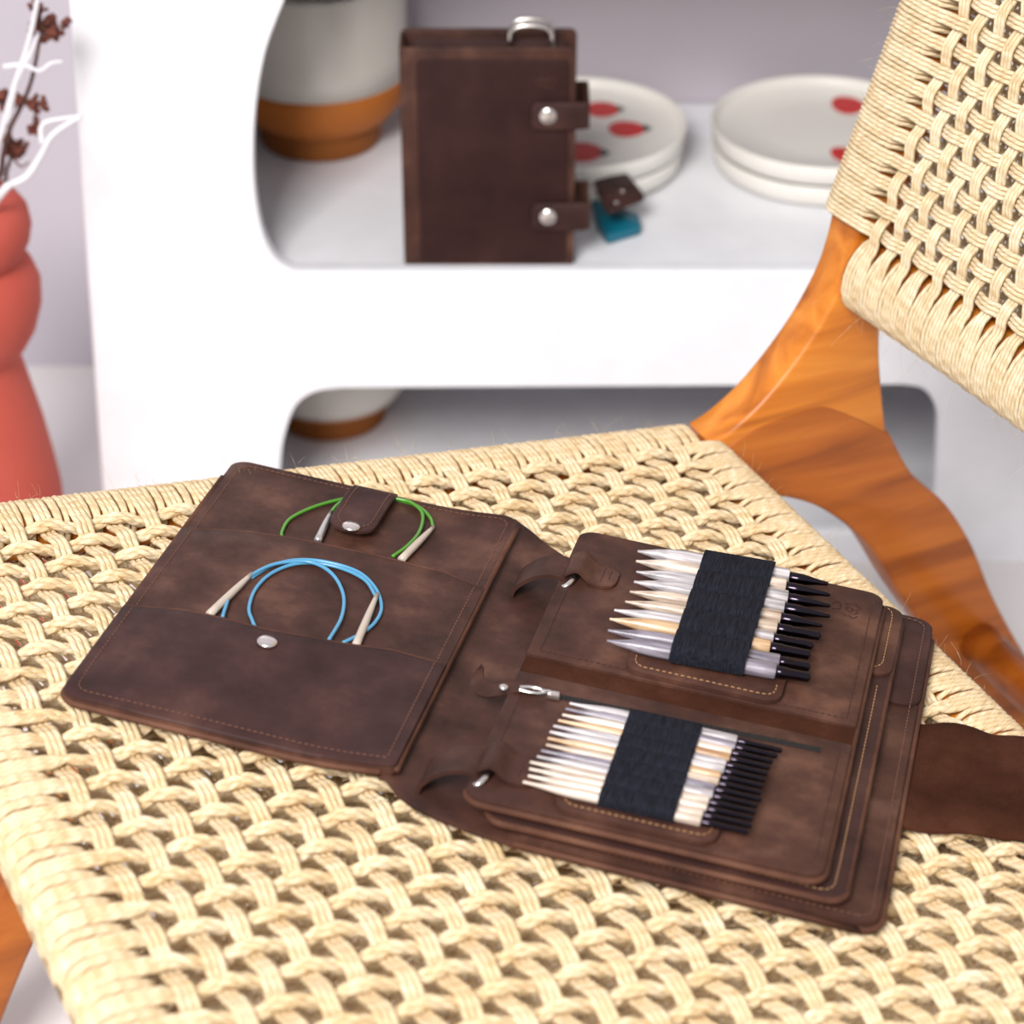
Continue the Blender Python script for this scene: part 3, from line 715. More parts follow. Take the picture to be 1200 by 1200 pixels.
# puller: a twisted leather thong standing over the spine
pp = [(*abw(628, 806, 3.2), 3.15), (*abw(608, 806, 3.0), 3.0), (*abw(590, 808, 2.6), 2.6), (*abw(572, 808, 2.1), 2.0), (*abw(560, 800, 1.9), 1.9), (*abw(560, 789, 2.3), 2.5), (*abw(564, 784, 2.6), 2.9)]
pc = catmull(pp, 6); mb = MB(); hw = np.interp(np.arange(len(pc)), [0, 6, 14, 22, 30, len(pc) - 1], [.3, .5, .62, .55, .5, .15])
T = np.gradient(pc, axis=0); T /= np.linalg.norm(T, axis=1)[:, None]
side_ = np.cross(T, [0, 0, 1]); side_ /= np.linalg.norm(side_, axis=1)[:, None]; tw_ = np.linspace(0, 1, len(pc))[:, None]
side_ = side_ * (1 - tw_ * .6) + np.array([0, 0, 1]) * tw_ * .8; side_ /= np.linalg.norm(side_, axis=1)[:, None]
nv = np.cross(T, side_)
rows = [pc + side_ * hw[:, None] + nv * .08, pc - side_ * hw[:, None] + nv * .08, pc - side_ * hw[:, None] - nv * .08, pc + side_ * hw[:, None] - nv * .08]
n = len(pc); VV_ = np.concatenate(rows) * CM
F_ = [[k * n + i, k * n + i + 1, ((k + 1) % 4) * n + i + 1, ((k + 1) % 4) * n + i] for k in range(4) for i in range(n - 1)] + [[0, n, 2 * n, 3 * n], [n - 1, 4 * n - 1, 3 * n - 1, 2 * n - 1]]
puller = MB().add(VV_, F_).build('zip_puller', M['leather'], low_panel, sharp=50)
r_ = abw(590, 807, 2.8); snap(puller, r_[0], r_[1], 2.85, .33)

# ring loops joining the spine to the page
def ring_loop(bc, wid):
    b0, b1 = bc - wid / 2, bc + wid / 2
    prof = catmull([(24.2, .5), (24.35, 1.15), (25.0, 1.95), (25.9, 2.6), (26.9, 2.9), (27.7, 2.8), (28.0, 2.4), (27.5, 2.0)], 4)
    mb = MB(); T = np.gradient(prof, axis=0); T /= np.linalg.norm(T, axis=1)[:, None]; Nn = np.stack([-T[:, 1], T[:, 0]], 1)
    n = len(prof); V_ = []
    for sgn in (0, 1):
        for b in (b0, b1): V_ += [(*(p + q_ * (.14 if sgn else -.14))[:1], b, (p + q_ * (.14 if sgn else -.14))[1]) for p, q_ in zip(prof, Nn)]
    V_ = np.array(V_) * CM
    ix = lambda s, k, i: (s * 2 + k) * n + i
    F_ = []
    for i in range(n - 1):
        F_ += [[ix(1, 0, i), ix(1, 0, i + 1), ix(1, 1, i + 1), ix(1, 1, i)], [ix(0, 0, i), ix(0, 1, i), ix(0, 1, i + 1), ix(0, 0, i + 1)],
               [ix(0, 0, i), ix(0, 0, i + 1), ix(1, 0, i + 1), ix(1, 0, i)], [ix(0, 1, i), ix(1, 1, i), ix(1, 1, i + 1), ix(0, 1, i + 1)]]
    F_ += [[ix(0, 0, 0), ix(1, 0, 0), ix(1, 1, 0), ix(0, 1, 0)], [ix(0, 0, n - 1), ix(0, 1, n - 1), ix(1, 1, n - 1), ix(1, 0, n - 1)]]
    o = mb.add(V_, F_).build('spine_loop', M['leather'], org, sharp=50)
    ring = [(27.95 + .55 * math.sin(t), bc + (wid / 2 + .8) * math.cos(t), 2.8 + .45 * math.sin(t)) for t in np.linspace(0, 2 * math.pi, 33)[:-1]]
    MB().tube(np.array(ring) * CM, .2 * CM, 10, closed=True, ref=(0, 0, 1)).build('binder_ring', M['metal'], org)
    tb0, tb1 = bc - wid / 2 - .05, bc + wid / 2 + .05
    lo, hi = rr(27.7, 31.3, tb0, tb1, .05, 1.0, .05, 1.0)
    tw = lambda a, b: P1 + .3 + .75 * math.exp(-((a - 28.5) / .75) ** 2)
    t = MB().sheet(np.unique(np.concatenate([np.linspace(27.7, 29.6, 10), cosdist(29.6, 31.3, .8, 4)])), lo, hi, tw, .28, 7, .08).build('ring_tab', M['leather'], page1, sharp=50)
    mb = MB(); stitches(mb, [(30.2, tb0 + .4), (30.2, tb1 - .4)], tw); stitches(mb, [(30.7, tb1 - .7), (30.7, tb0 + .7)], tw).build('stitching', M['thread_dark'], t)
    mb = MB()
    pf = prof[6:22]
    return o
ring_loop(25.1, 2.9); ring_loop(-.15, 2.9)

# needle holders and needles
def holder(parent, a0, a1, b0, b1, ea0, ea1, bs, wtop):
    lo, hi = rr(a0, a1, b0, b1, 1.2, shear=.02)
    pl_ = MB().sheet(cosdist(a0, a1, 1.2, 8), lo, hi, flatw(P1 + .42), .4, 8, .1).build('holder_plate', M['leather'], parent, sharp=50)
    mb = MB(); path = [(a0 + .55, b0 + 2.0)] + [(a0 + .55, b0 + 1.5)] + arc(a0 + 1.35, b0 + 1.35, .8, -math.pi, -math.pi / 2) + [(a, b0 + .55 + .02 * (a - a0)) for a in np.linspace(a0 + 1.6, a1 - 1.6, 6)] + arc(a1 - 1.3, b0 + 1.55, .8, -math.pi / 2, 0) + [(a1 - .5, b0 + 2.4)]
    stitches(mb, path, flatw(P1 + .43)).build('stitching', M['thread_pale'], pl_)
    # one elastic loop for each pair of needles
    for (hb0, hb1), top in zip(bs, wtop):
        na, nb = 8, 21
        top_ = np.zeros((na, nb, 3))
        for i, a in enumerate(np.linspace(ea0, ea1, na)):
            for j, x in enumerate((1 - np.cos(np.linspace(0, math.pi, nb))) / 2):
                h = max(0, 1 - abs(2 * x - 1) ** 5.0) ** .45
                top_[i, j] = (a, hb0(a) + x * (hb1(a) - hb0(a)), P1 + .44 + (top - P1 - .44) * (.28 + .72 * h))
        bot_ = top_.copy(); bot_[:, :, 2] -= .1
        V_ = np.concatenate([top_.reshape(-1, 3), bot_.reshape(-1, 3)]) * CM; m_ = na * nb; F_ = []
        for i in range(na - 1):
            for j in range(nb - 1):
                q_ = [i * nb + j, (i + 1) * nb + j, (i + 1) * nb + j + 1, i * nb + j + 1]; F_.append(q_); F_.append([m_ + z for z in q_[::-1]])
        for i in range(na - 1):
            for j, s_ in ((0, 1), (nb - 1, 0)):
                q_ = [i * nb + j, m_ + i * nb + j, m_ + (i + 1) * nb + j, (i + 1) * nb + j]; F_.append(q_ if s_ else q_[::-1])
        for j in range(nb - 1):
            for i, s_ in ((0, 0), (na - 1, 1)):
                q_ = [i * nb + j, m_ + i * nb + j, m_ + i * nb + j + 1, i * nb + j + 1]; F_.append(q_ if s_ else q_[::-1])
        MB().add(V_, F_).build('elastic_loop', M['elastic'], pl_, sharp=60)
    return pl_
ORD = ['first', 'second', 'third', 'fourth', 'fifth', 'sixth', 'seventh', 'eighth', 'ninth', 'tenth', 'eleventh', 'twelfth', 'thirteenth', 'fourteenth']
CN = {'n_silver': 'silver-grey', 'n_lav': 'lavender-grey', 'n_tan': 'honey-coloured', 'n_beige': 'beige', 'n_cream': 'cream'}
def needle(tip, end, R, mat, sleeve_a, fer_a, fer_r, lab, group, conic):
    """tip/end: (a,b) points; lies on the holder plate"""
    d = np.array([*(end - tip)]); L_ = np.linalg.norm(d); ang = math.atan2(d[1], d[0])
    w = P1 + .46 + R
    root = empty('knitting_needle')
    root.matrix_world = ORG @ Matrix.Translation((tip[0] * CM, tip[1] * CM, w * CM)) @ Matrix.Rotation(ang, 4, 'Z')
    xs = fer_a - tip[0]
    t = np.array([0, .06, .25, .8, 1.5, 2.2, 2.9, 3.5]); r = np.array([.05, .11, .18, .38, .62, .84, .96, 1.0]); r[1:] = np.maximum(r[1:] * R, .1); r[0] *= R
    r[1:3] = np.minimum(r[1:3], R * .5)
    sl = sleeve_a - tip[0]
    pts = np.concatenate([t, np.linspace(4.3, xs - .05, 10), [xs]]); rad = np.concatenate([r, [R] * 10, [R * .9]])
    MB().tube(np.array([(x, 0, 0) for x in pts]) * CM, rad * CM, 16).build('shaft', M[mat], root, sharp=50)
    fl = L_ - xs
    if conic: px_, pr = [0, .05, fl * .35, fl * .75, fl - .1, fl], [fer_r * .9, fer_r, fer_r * .95, fer_r * .5, fer_r * .36, fer_r * .1]
    else: px_, pr = [0, .05, fl * .3, fl * .32, fl - .12, fl], [fer_r * .9, fer_r, fer_r, fer_r * .9, fer_r * .8, fer_r * .3]
    MB().tube(np.array([(xs + x, 0, 0) for x in px_]) * CM, np.array(pr) * CM, 14).build('ferrule', M['metal_black'], root, sharp=50)
    tag(root, lab, 'knitting needle', group)
    return root
tipsU = [(747, 645), (745, 657), (743, 675), (741, 685), (735, 699), (730, 710), (717, 720), (712, 730), (710, 743), (710, 752)]
endsU = [(971, 683), (973, 698), (972, 715), (972, 727), (963, 738), (961, 749), (952, 761), (949, 770), (949, 784), (950, 793)]
matsU = ['n_silver', 'n_cream', 'n_silver', 'n_silver', 'n_beige', 'n_beige', 'n_silver', 'n_tan', 'n_lav', 'n_lav']
radU = [.62, .6, .56, .56, .52, .5, .48, .56, .5, .56]
TU = np.array([abw(x, y, P1 + .46 + r) for (x, y), r in zip(tipsU, radU)]); EU = np.array([abw(x, y, P1 + .46 + r) for (x, y), r in zip(endsU, radU)])
# even out the lateral rows so neighbouring shafts touch without merging
bu = np.linspace(TU[0, 1] - .1, TU[-1, 1] + .15, 10); eu = np.linspace(EU[0, 1], EU[-1, 1], 10)
print('upper needle rows', bu[0], bu[-1], eu[0], eu[-1], 'a', TU[:, 0].round(1), EU[:, 0].round(1))
pitchU = (bu[0] - bu[-1]) / 9
GU = 'needles in the upper holder'
for i in range(10):
    R = min(radU[i], pitchU * .46)
    needle(np.array([TU[i, 0], bu[i]]), np.array([EU[i, 0], bu[i] + (eu[i] - bu[i]) * .9]), R, matsU[i], 41.6, 43.2 - (.4 if i < 2 else 0) - .05 * i + (.9 if i > 7 else 0), min(R * .8, .42), '%s wooden needle tip, %s from the page top in the upper elastic holder' % (CN[matsU[i]], ORD[i]), GU, i < 5)
def nb_at(T_, E_, b0, b1): return lambda i, a: b0[i] + (b1[i] - b0[i]) * .9 * (a - T_[i, 0]) / (E_[i, 0] - T_[i, 0])
def loops(nb_, p, n_): return [((lambda a, k=k: nb_(2 * k + 1, a) - p * (.62 if k == n_ - 1 else .5)), (lambda a, k=k: nb_(2 * k, a) + p * (.62 if k == 0 else .5))) for k in range(n_)]
loopsU = loops(nb_at(TU, EU, bu, eu), pitchU, 5)
holder(up_panel, 33.9, 44.4, loopsU[-1][0](39) - 1.6, 31.0, 36.6, 41.6, loopsU, [P1 + .46 + 2 * pitchU * .46 + .26] * 5)

tipsL = [(667, 823), (662, 829), (657, 840), (652, 847), (645, 857), (641, 863), (638, 872), (637, 878), (630, 887), (626, 892), (618, 898), (618, 904), (617, 911), (612, 916)]
endsL = [(917, 879), (912, 884), (905, 896), (902, 902), (898, 913), (896, 918), (893, 929), (891, 934), (891, 943), (887, 948), (884, 958), (882, 964), (881, 969), (877, 974)]
matsL = ['n_silver', 'n_lav', 'n_cream', 'n_tan', 'n_silver', 'n_silver', 'n_tan', 'n_beige', 'n_lav', 'n_silver', 'n_cream', 'n_cream', 'n_cream', 'n_cream']
RL = .38
TLn = np.array([abw(x, y, P1 + .46 + RL) for x, y in tipsL]); ELn = np.array([abw(x, y, P1 + .46 + RL) for x, y in endsL])
bl_ = np.linspace(TLn[0, 1] - .05, TLn[-1, 1] + .05, 14); el_ = np.linspace(ELn[0, 1], ELn[-1, 1], 14)
pitchL = (bl_[0] - bl_[-1]) / 13
print('lower needle rows', bl_[0], bl_[-1], el_[0], el_[-1], pitchL, TLn[:, 0].round(1), ELn[:, 0].round(1))
for i in range(14):
    R = min(RL, pitchL * .47)
    needle(np.array([TLn[i, 0], bl_[i]]), np.array([ELn[i, 0], bl_[i] + (el_[i] - bl_[i]) * .9]), R, matsL[i], 40.2, 42.4 - .12 * (i // 2), R * .68, '%s slim wooden needle tip, %s from the zip in the lower elastic holder' % (CN[matsL[i]], ORD[i]), 'needles in the lower holder', False)
loopsL = loops(nb_at(TLn, ELn, bl_, el_), pitchL, 7)
holder(low_panel, 32.8, 42.9, loopsL[-1][0](38) - 1.0, loopsL[0][1](38) + .1, 35.4, 40.1, loopsL, [P1 + .46 + 2 * pitchL * .47 + .22] * 7)
# embossed maker's mark on the upper panel
mb = MB(); lc = abw(992, 714, P1)
for st_ in ([(-1.2, .3), (-.9, .9), (-.5, .5), (-.6, -.2), (-1.1, -.4)], [(-.2, .8), (.3, 1.0), (.8, .8), (1.1, .4)], [(-.1, .2), (.2, .4), (.5, .1), (.2, -.2), (-.1, .2)], [(.2, -.3), (.6, -.5), (.9, -.2), (.7, .2)], [(-.9, -.9), (-.4, -.7), (.1, -1.0)], [(.3, -.9), (.6, -1.2), (.9, -.8)]):
    mb.tube(catmull([(lc[0] + x * .9, lc[1] + y * .9, P1 + .01) for x, y in st_], 4) * CM, .06 * CM, 5)
mb.build('embossed_mark', M['leather_dark'], up_panel)

# circular needles tucked in the pockets
def lifted(pts, wf): return [(*p, wf(*p)) for p in pts]
def circ(name, lab, cables, tips, matc, base, group):
    root = empty(name, matrix=ORG @ Matrix.Translation((tips[0][0][0] * CM, tips[0][0][1] * CM, base(*tips[0][0]) * CM)))
    off = np.array([tips[0][0][0], tips[0][0][1], base(*tips[0][0])])
    mb = MB()
    for k, cb_ in enumerate(cables):
        P = catmull([np.array([*p, base(*p) + .16 + .16 * (k % 2)]) - off for p in cb_], 8)
        mb.tube(P * CM, .135 * CM, 8)
    mb.build('cable', M[matc], root)
    for p, q, mt in tips:
        p3 = np.array([*p, base(*p) + .32]) - off; q3 = np.array([*q, base(*q) + .34]) - off
        x = np.linspace(0, 1, 8)[:, None]
        MB().tube((p3 * (1 - x) + q3 * x) * CM, np.array([.29, .29, .29, .28, .26, .23, .18, .14]) * CM, 12).build('needle_tip', M[mt], root)
    return tag(root, lab, 'circular needle', group)
ctop = lambda a, b: w1(a, b) + .04
px2 = lambda pts, w: [abw(x, y, w) for x, y in pts]
blueA = px2([(294, 677), (320, 663), (350, 657.5), (385, 661), (420, 672), (440, 690), (447, 711), (440, 728), (424, 741), (402, 752)], 1.4)
blueB = px2([(261, 722), (264, 712), (272, 694), (296, 674), (325, 662), (362, 661), (388, 674), (402, 698), (400, 724), (385, 750)], 1.5)
blueC = px2([(300, 734), (296, 725), (292, 710), (300, 688), (320, 670), (352, 660), (392, 664), (426, 678), (441, 698)], 1.5)
circ('circular_needle', 'circular needle with blue cable tucked into the front snap pocket', [blueA, blueB, blueC],
     [(abw(245, 722, 1.3), abw(295, 676, 1.3), 'n_plain'), (abw(416, 758, 1.5), abw(442, 697, 1.5), 'n_plain')], 'blue', ctop, 'circular needles in the pockets')
lt = lambda a, b: lw(a, b) + .04
grA = px2([(331, 628), (331, 619), (341, 604), (370, 590), (405, 581), (440, 578), (468, 583), (490, 590), (504, 603), (508, 616)], 1.0)
grB = px2([(388, 599), (396, 590), (408, 584), (440, 579), (463, 583), (482, 588), (495, 601), (492, 621), (478, 638), (460, 651)], 1.0)
circ('circular_needle', 'circular needle with green cable under the closing tab', [grA, grB],
     [(abw(372, 633, 1.0), abw(388, 599, 1.0), 'n_steel'), (abw(470, 655, 1.0), abw(508, 617, 1.0), 'n_plain')], 'green', lt, 'circular needles in the pockets')

# ------------------------------------------------------------------ closed organizer standing on the shelf
YB = YF + .014
bl0, br0 = at_y(474, 317, YB), at_y(672, 317, YB)
bw = br0[0] - bl0[0]; tl0 = at_y(466, 56, YB)
bh = tl0[2] - ZS
TH = .036
bind = empty('leather_organizer', (bl0[0], YB, ZS))
tag(bind, 'closed dark brown leather organizer standing upright on the white shelf', 'organizer')
def slab(name, x0, x1, z0, z1, y0, y1, mat, parent, r=.008, bev=.0012):
    poly = []
    for cx, cz, a0 in ((x1 - r, z0 + r, -math.pi / 2), (x1 - r, z1 - r, 0), (x0 + r, z1 - r, math.pi / 2), (x0 + r, z0 + r, math.pi)):
        poly += [(cx + r * math.cos(a0 + t), cz + r * math.sin(a0 + t)) for t in np.linspace(0, math.pi / 2, 6)]
    return MB().prism(np.array(poly)[::-1] * (1, 1), y1, y0, -bev if False else bev, lambda p, q, d: (p, d, q)).build(name, M[mat], parent, sharp=50) if False else \
        MB().prism(poly, -y1, -y0, bev, lambda p, q, d: (p, -d, q)).build(name, M[mat], parent, sharp=50)
fc = slab('front_cover', 0, bw, 0, bh, 0, .004, 'leather', bind, .004)
slab('cover_inlay', .014, bw - .006, .005, bh - .010, -.0018, .001, 'leather_plain', fc, .005)
slab('back_cover', 0, bw + .001, 0, bh + .003, TH - .004, TH, 'leather', bind, .006)
slab('spine', 0, .004, 0, bh, .003, TH - .003, 'leather', bind, .0015, .0008)
for k in range(4): slab('page', .008, bw - .010 + .001 * k, .003, bh - .006 + .001 * k, .007 + k * .006, .010 + k * .006, 'leather_dark', bind, .006)
sc = 2.42 * K / F / math.cos(math.radians(26))     # metres per pixel at the binder, roughly
zpx = lambda y: at_y(600, y, YB)[2] - ZS
xpx = lambda x, y: at_y(x, y, YB)[0] - bl0[0]
for ys, yt in ((133, 115), (251, 234)):
    zc = zpx(ys); hh = abs(zpx(ys - 16) - zc)
    x0 = xpx(632, ys) - hh * .2; x1 = xpx(691, ys)
    s_ = slab('closing_strap', x0 - .004, x1, zc - hh, zc + hh, -.0065, -.0035, 'leather_dark', bind, .006)
    slab('strap_return', x1 - .003, x1, zc - hh, zc + hh, -.0045, TH + .004, 'leather', s_, .0014, .0006)
    slab('strap_return', bw - .03, x1, zc - hh, zc + hh, TH + .001, TH + .004, 'leather', s_, .0014, .0006)
    o = MB().lathe(np.array([(.5, 0), (.82, 0), (.86, .1), (.78, .22), (.5, .32), (.02, .35)]) * CM, 24).build('snap', M['metal'], s_)
    o.rotation_euler = (math.pi / 2, 0, 0); o.location = (xpx(642, ys), -.0065, zc + .001)
mb = MB(); lx, lz = xpx(640, 95), zpx(95)
for st_ in ([(-1.1, .4), (-.8, 0), (-.5, .5), (-.2, 0)], [(0, 0), (.3, .5), (.6, .1), (.2, 0)], [(-.9, -.5), (-.3, -.3), (.3, -.6), (.9, -.4)], [(.8, .5), (1.1, .2), (.9, -.1)]):
    mb.tube(catmull([(lx + x * .008, -.0019, lz + y * .008) for x, y in st_], 4), .0005, 5)
mb.build('embossed_mark', M['leather'], fc)
for k, yy in enumerate((.010, .024)):       # two wire loops rising from the pages
    xa, xb = xpx(597, 50), xpx(647, 50); zt_ = zpx(31) - .004
    P = [(xa, yy, bh - .028), (xa, yy, zt_ - .012), (xa + .002, yy, zt_ - .004), (xa + .010, yy, zt_), (xb - .010, yy, zt_), (xb - .002, yy, zt_ - .004), (xb, yy, zt_ - .012), (xb, yy, bh - .028)]
    MB().tube(catmull(P, 5), .0019, 10, ref=(0, 1, 0)).build('wire_loop', M['metal'], bind)

# fobs hanging behind the lower strap
def fob(name, lab, cat, pts, z0, thick, mat, dots=()):
    c = np.mean(pts, 0); root = empty(name, (c[0], c[1], z0))
    P = catmull([(p[0] - c[0], p[1] - c[1]) for p in pts], 4, True)
    ar = np.sum(P[:, 0] * np.roll(P[:, 1], -1) - np.roll(P[:, 0], -1) * P[:, 1])
    if ar < 0: P = P[::-1]
    return root, P
fz = ZS + .030
def fob_obj(lab, quad, lift, thick, mat, rivets):
    pts = np.array([at_z(x, y, ZS + lift)[:2] for x, y in quad]); c = pts.mean(0)
    root = empty('key_fob', (c[0], c[1], ZS + lift))
    P = []
    n = len(pts)
    for i in range(n):
        p, a_, b_ = pts[i], pts[i - 1], pts[(i + 1) % n]
        for t in (.18, .09): P.append(p + (a_ - p) * t)
        P.append(p + ((a_ - p) + (b_ - p)) * .03)
        for t in (.09, .18): P.append(p + (b_ - p) * t)
    P = np.array(P) - c
    if np.sum(P[:, 0] * np.roll(P[:, 1], -1) - np.roll(P[:, 0], -1) * P[:, 1]) < 0: P = P[::-1]
    MB().prism(P, -thick, 0, .001, lambda p, q, d: (p, q, d)).build('leather_tag', M[mat], root, sharp=50)
    for x, y in rivets:
        r = at_z(x, y, ZS + lift)[:2] - c
        o = MB().lathe([(.0018, 0), (.0024, .0004), (.0018, .0012), (.0002, .0015)], 14).build('rivet', M['metal'], root); o.location = (r[0], r[1], 0)
    return root, c
r1, c1 = fob_obj('', [(694, 212), (733, 200), (757, 230), (712, 248)], .034, .004, 'leather_dark', [(729, 225), (722, 238)])
tag(r1, 'dark brown leather key fob with two rivets, above the teal fob', 'key fob')
rp = [at_z(x, y, ZS + .034) for x, y in ((677, 219), (684, 214), (694, 217), (698, 222), (690, 225), (680, 223))]
MB().tube(catmull([(p[0] - c1[0], p[1] - c1[1], -.001) for p in rp], 5, True), .0013, 8, closed=True).build('split_ring', M['metal'], r1)
r2, c2 = fob_obj('', [(694, 232), (706, 236), (748, 250), (752, 264), (712, 276), (699, 258)], .010, .009, 'teal', [])
tag(r2, 'teal leather key fob lying on the shelf beside the closed organizer', 'key fob')

# ------------------------------------------------------------------ plates
def plate(name, cx, cy, z, R, lab, group):
    root = empty(name, (cx, cy, z)); h = .024
    prof = [(R * .62, 0), (R * .90, .001), (R * .975, .006), (R, h - .002), (R * .992, h), (R * .975, h - .001), (R * .955, .0175), (R * .92, .0145), (R * .5, .014), (.001, .014)]
    MB().lathe(prof, 64).build('dish', M['plate'], root)
    return tag(root, lab, 'plate', group)
def prints(root, cx, cy, zt_, items, leaf=True):
    for (x, y, rx, ry, rot) in items:
        p = at_z(x, y, zt_); t = np.linspace(0, 2 * math.pi, 25)[:-1]
        P = np.stack([rx * np.cos(t) * (1 - .25 * np.sin(t) * 0), ry * np.sin(t) * (1 - .15 * np.cos(t))], 1)
        ca, sa = math.cos(rot), math.sin(rot); P = P @ np.array([[ca, sa], [-sa, ca]])
        o = MB().prism(P, 0, .0005, .0001, lambda a, b, d: (a, b, d)).build('strawberry_print', M['red'], root, smooth=False); o.location = (p[0] - cx, p[1] - cy, 0.0142)
        if leaf:
            l_ = np.array([(.75, 0), (1.0, -.5), (1.15, -.2), (1.35, 0), (1.15, .2), (1.0, .5)]) * rx
            l_ = l_ @ np.array([[ca, sa], [-sa, ca]])
            MB().prism(l_, .0002, .0007, .0001, lambda a, b, d: (a, b, d)).build('leaf_print', M['leafprint'], o, smooth=False)
zr_ = ZS + .0445
pR = at_z(805, 141, zr_); pLx = at_z(547, 141, zr_)[0]
pc1 = ((pR[0] + pLx) / 2, pR[1]); PR1 = (pR[0] - pLx) / 2
plate('plate', pc1[0], pc1[1], ZS, PR1 * .97, 'lower ivory plate under the strawberry plate, behind the closed organizer', 'stacked plates')
t1 = plate('plate', pc1[0], pc1[1], ZS + .0205, PR1, 'upper ivory plate with red strawberries, behind the closed organizer', 'stacked plates')
prints(t1, pc1[0], pc1[1], ZS + .035, [(707, 128, .0155, .017, .05), (735, 151, .0175, .017, .08), (684, 178, .018, .02, -.1)])
pL = at_z(833, 140, zr_); PR2 = PR1 * 1.02; pc2 = (pL[0] + PR2, pL[1])
plate('plate', pc2[0], pc2[1], ZS, PR2 * .985, 'lower ivory plate of the stack beside the chair backrest', 'stacked plates')
t2 = plate('plate', pc2[0], pc2[1], ZS + .0205, PR2, 'upper ivory plate with red dots, stacked beside the chair backrest', 'stacked plates')
prints(t2, pc2[0], pc2[1], ZS + .035, [(994, 123, .0155, .02, .1), (990, 181, .012, .016, .3)], False)

# ------------------------------------------------------------------ two-tone pots
def pot(lab, cx, cy, z, s, lowwhite):
    root = empty('stoneware_pot', (cx, cy, z))
    foot = np.array([(.055, 0), (.0645, .001), (.0665, .006), (.067, .022), (.068, .027)]) * s
    body = np.array([(.068, .027), (.080, .036), (.0895, .048), (.0945, .060), (.0965, .072), (.0972, .083)]) * s
    top = np.array([(.0972, .083), (.0975, .11), (.0975, .16), (.096, .19), (.094, .195), (.091, .19), (.09, .06), (.08, .04), (.001, .035)]) * s
    if lowwhite:
        body = np.array([(.068, .027), (.078, .034), (.084, .040)]) * s
        top = np.array([(.084, .040), (.0915, .052), (.0955, .066), (.0975, .09), (.0975, .118), (.096, .124), (.093, .122), (.092, .06), (.08, .045), (.001, .04)]) * s
    MB().lathe(foot, 56).build('foot', M['brown_clay'], root)
    MB().lathe(body, 56).build('lower_band', M['orange_clay'], root)
    MB().lathe(top, 56).build('glazed_bowl', M['cream_glaze'], root)
    return tag(root, lab, 'pot')
pf_ = at_z(372, 190, ZS); srad = (at_z(443, 160, ZS)[0] - at_z(301, 160, ZS)[0]) / 2 / .067
pot('cream-glazed pot with broad ochre base on the upper shelf', pf_[0], pf_[1] + .062 * srad, ZS, srad, False)
pf2 = at_z(385, 517, .02)
pot('cream-glazed pot with narrow ochre base in the lower opening', pf2[0], pf2[1] + .062 * srad * .95, .02, srad * .95, True)

# ------------------------------------------------------------------ coral vase with dried branches
YV = 2.16 * K
vx = at_y(-42, 400, YV)[0]
vr = lambda x, y: at_y(x, y, YV)[0] - vx
vz = lambda y: at_y(0, y, YV)[2]
prof = [(vr(60, 560), 0), (vr(74, 590), .002), (vr(75, 585), .01)]
pts = [(71, 572), (63, 540), (50, 495), (36, 455), (25, 424), (23, 413), (31, 405), (42, 385), (48, 358), (47, 335), (38, 316), (27, 306), (23, 303), (27, 298), (34, 284), (36, 268), (32, 252), (22, 240), (10, 235), (0, 236)]
zz0 = vz(572)
foot_r = vr(78, 600)
prof = [(foot_r * .9, 0), (foot_r, .003), (foot_r, .010)] + [(vr(x, y), vz(y)) for x, y in pts if vz(y) > .012]
inr = prof[-1][0]; ztv = prof[-1][1]
prof += [(inr - .003, ztv - .01), (inr - .004, ztv - .06), (.001, ztv - .07)]
vase = MB().lathe(prof, 56).build('vase', M['terracotta']); vase.location = (vx, YV, 0)
tag(vase, 'matte coral clay vase of stacked bulbs on a flared cone', 'vase')
def vpt(x, y, dy=0.0): p = at_y(x, y, YV + dy); return np.array(p)
ib = np.array([vx, YV, ztv - .05])
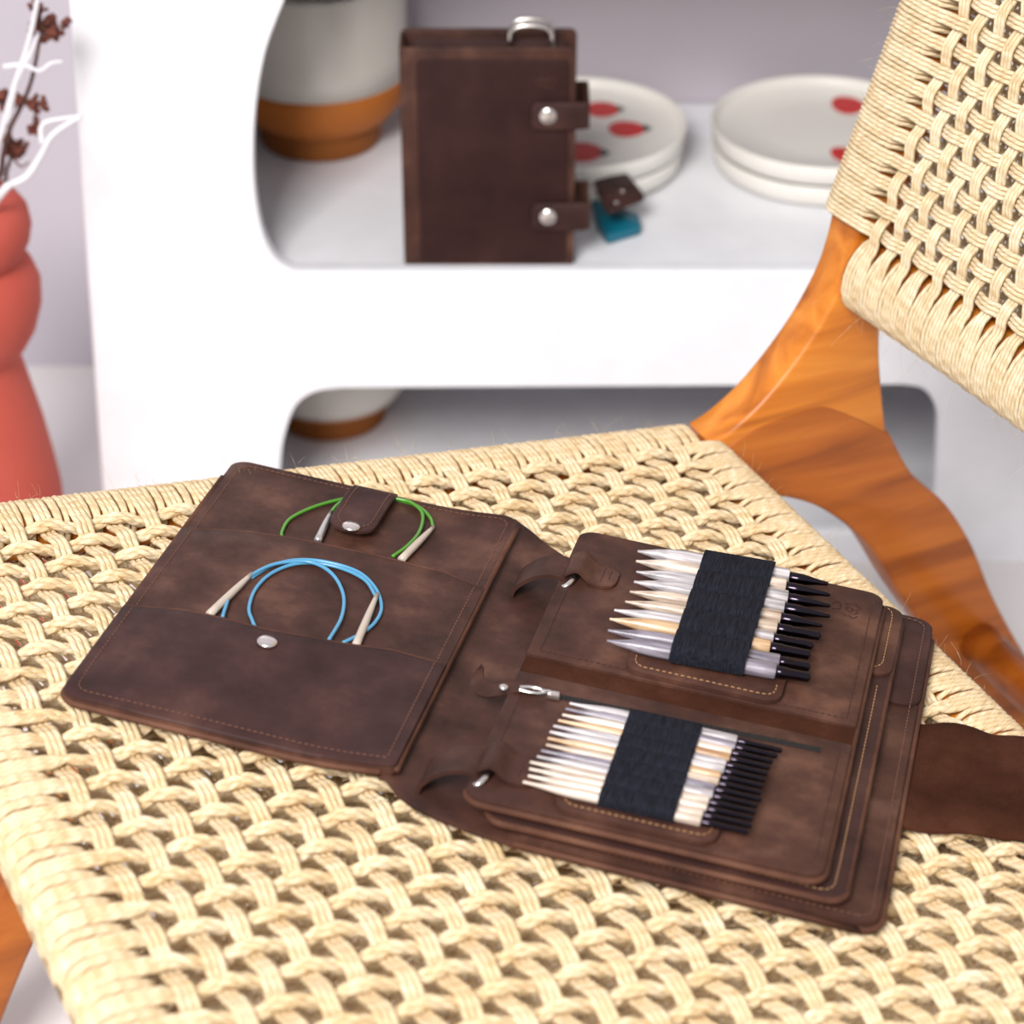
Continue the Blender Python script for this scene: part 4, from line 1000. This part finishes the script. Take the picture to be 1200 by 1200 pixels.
def branch(name, lab, cat, stems, mat, r0, group, clusters=()):
    root = empty(name, tuple(ib)); mb = MB()
    for pts_, dy, r in stems:
        P = catmull([vpt(x, y, dy) - ib if not isinstance(x, str) else np.zeros(3) for x, y in pts_], 6)
        mb.tube(P, np.linspace(r, r * .55, len(P)), 8, ref=(0, 1, 0))
    mb.build('stem', M[mat], root)
    for (x, y, dy, s) in clusters:
        c = vpt(x, y, dy) - ib; mb = MB()
        for q in range(16):
            d = RNG.normal(0, 1, 3); d /= np.linalg.norm(d); d[2] *= .8
            p = c + d * s * RNG.uniform(.35, 1)
            mb.tube([c + d * .0005, (c + p) / 2, p], [.0009, .0009, .0009], 4, caps=False, ref=(.3, .2, .9))
            rr_ = s * RNG.uniform(.2, .36)
            mb.lathe([(.0001, -rr_), (rr_ * .7, -rr_ * .7), (rr_, 0), (rr_ * .8, rr_ * .6), (rr_ * .2, rr_)], 7, p)
        mb.build('seed_head', M['seedhead'], root)
    return tag(root, lab, cat, group)
branch('white_branch', 'bleached white branch with forked twigs rising from the coral vase', 'branch',
       [([('o', 0), (-20, 205), (0, 160), (14, 110), (32, 55), (44, 0), (52, -50)], -.01, .0032), ([(8, 145), (20, 95), (36, 62), (44, 42)], -.01, .0024), ([(4, 78), (28, 76), (46, 83), (60, 74), (74, 72)], -.01, .0022)], 'twig_white', .004, 'dried branches in the vase')
branch('white_branch', 'bleached white twig bent back towards the shelf edge', 'branch',
       [([('o', 0), (2, 226), (14, 216), (32, 206), (48, 182), (60, 160), (78, 146), (94, 137)], -.035, .0036), ([(50, 168), (48, 152), (54, 143), (72, 139), (96, 136)], -.035, .0026)], 'twig_white', .004, 'dried branches in the vase')
branch('dried_flower', 'tall brown dried flower stem with dark seed clusters in the vase', 'dried flower',
       [([('o', 0), (-4, 215), (4, 180), (12, 150), (28, 118), (38, 90), (46, 50), (52, 30)], .01, .0024), ([(30, 115), (40, 128), (42, 148)], .01, .0014), ([(52, 36), (64, 34), (76, 28)], .01, .0014), ([(50, 34), (46, 18), (44, 8)], .01, .0014)], 'twig_brown', .002, 'dried branches in the vase',
       [(52, 30, .01, .0125), (62, 40, .01, .010), (44, 10, .01, .008), (76, 27, .01, .006), (40, 34, .01, .007), (44, 122, .01, .010), (42, 150, .01, .009)])
branch('dried_flower', 'short brown dried flower stem with seed clusters leaning in the vase', 'dried flower',
       [([('o', 0), (0, 225), (8, 200), (14, 176), (10, 145), (6, 122)], .02, .002), ([(12, 180), (24, 195), (34, 190)], .02, .0012)], 'twig_brown', .002, 'dried branches in the vase',
       [(3, 120, .02, .013), (14, 116, .02, .010), (14, 174, .02, .012), (22, 172, .02, .008)])

for o in bpy.data.objects:
    if o.name.startswith('stitching'): o['kind'] = 'stuff'
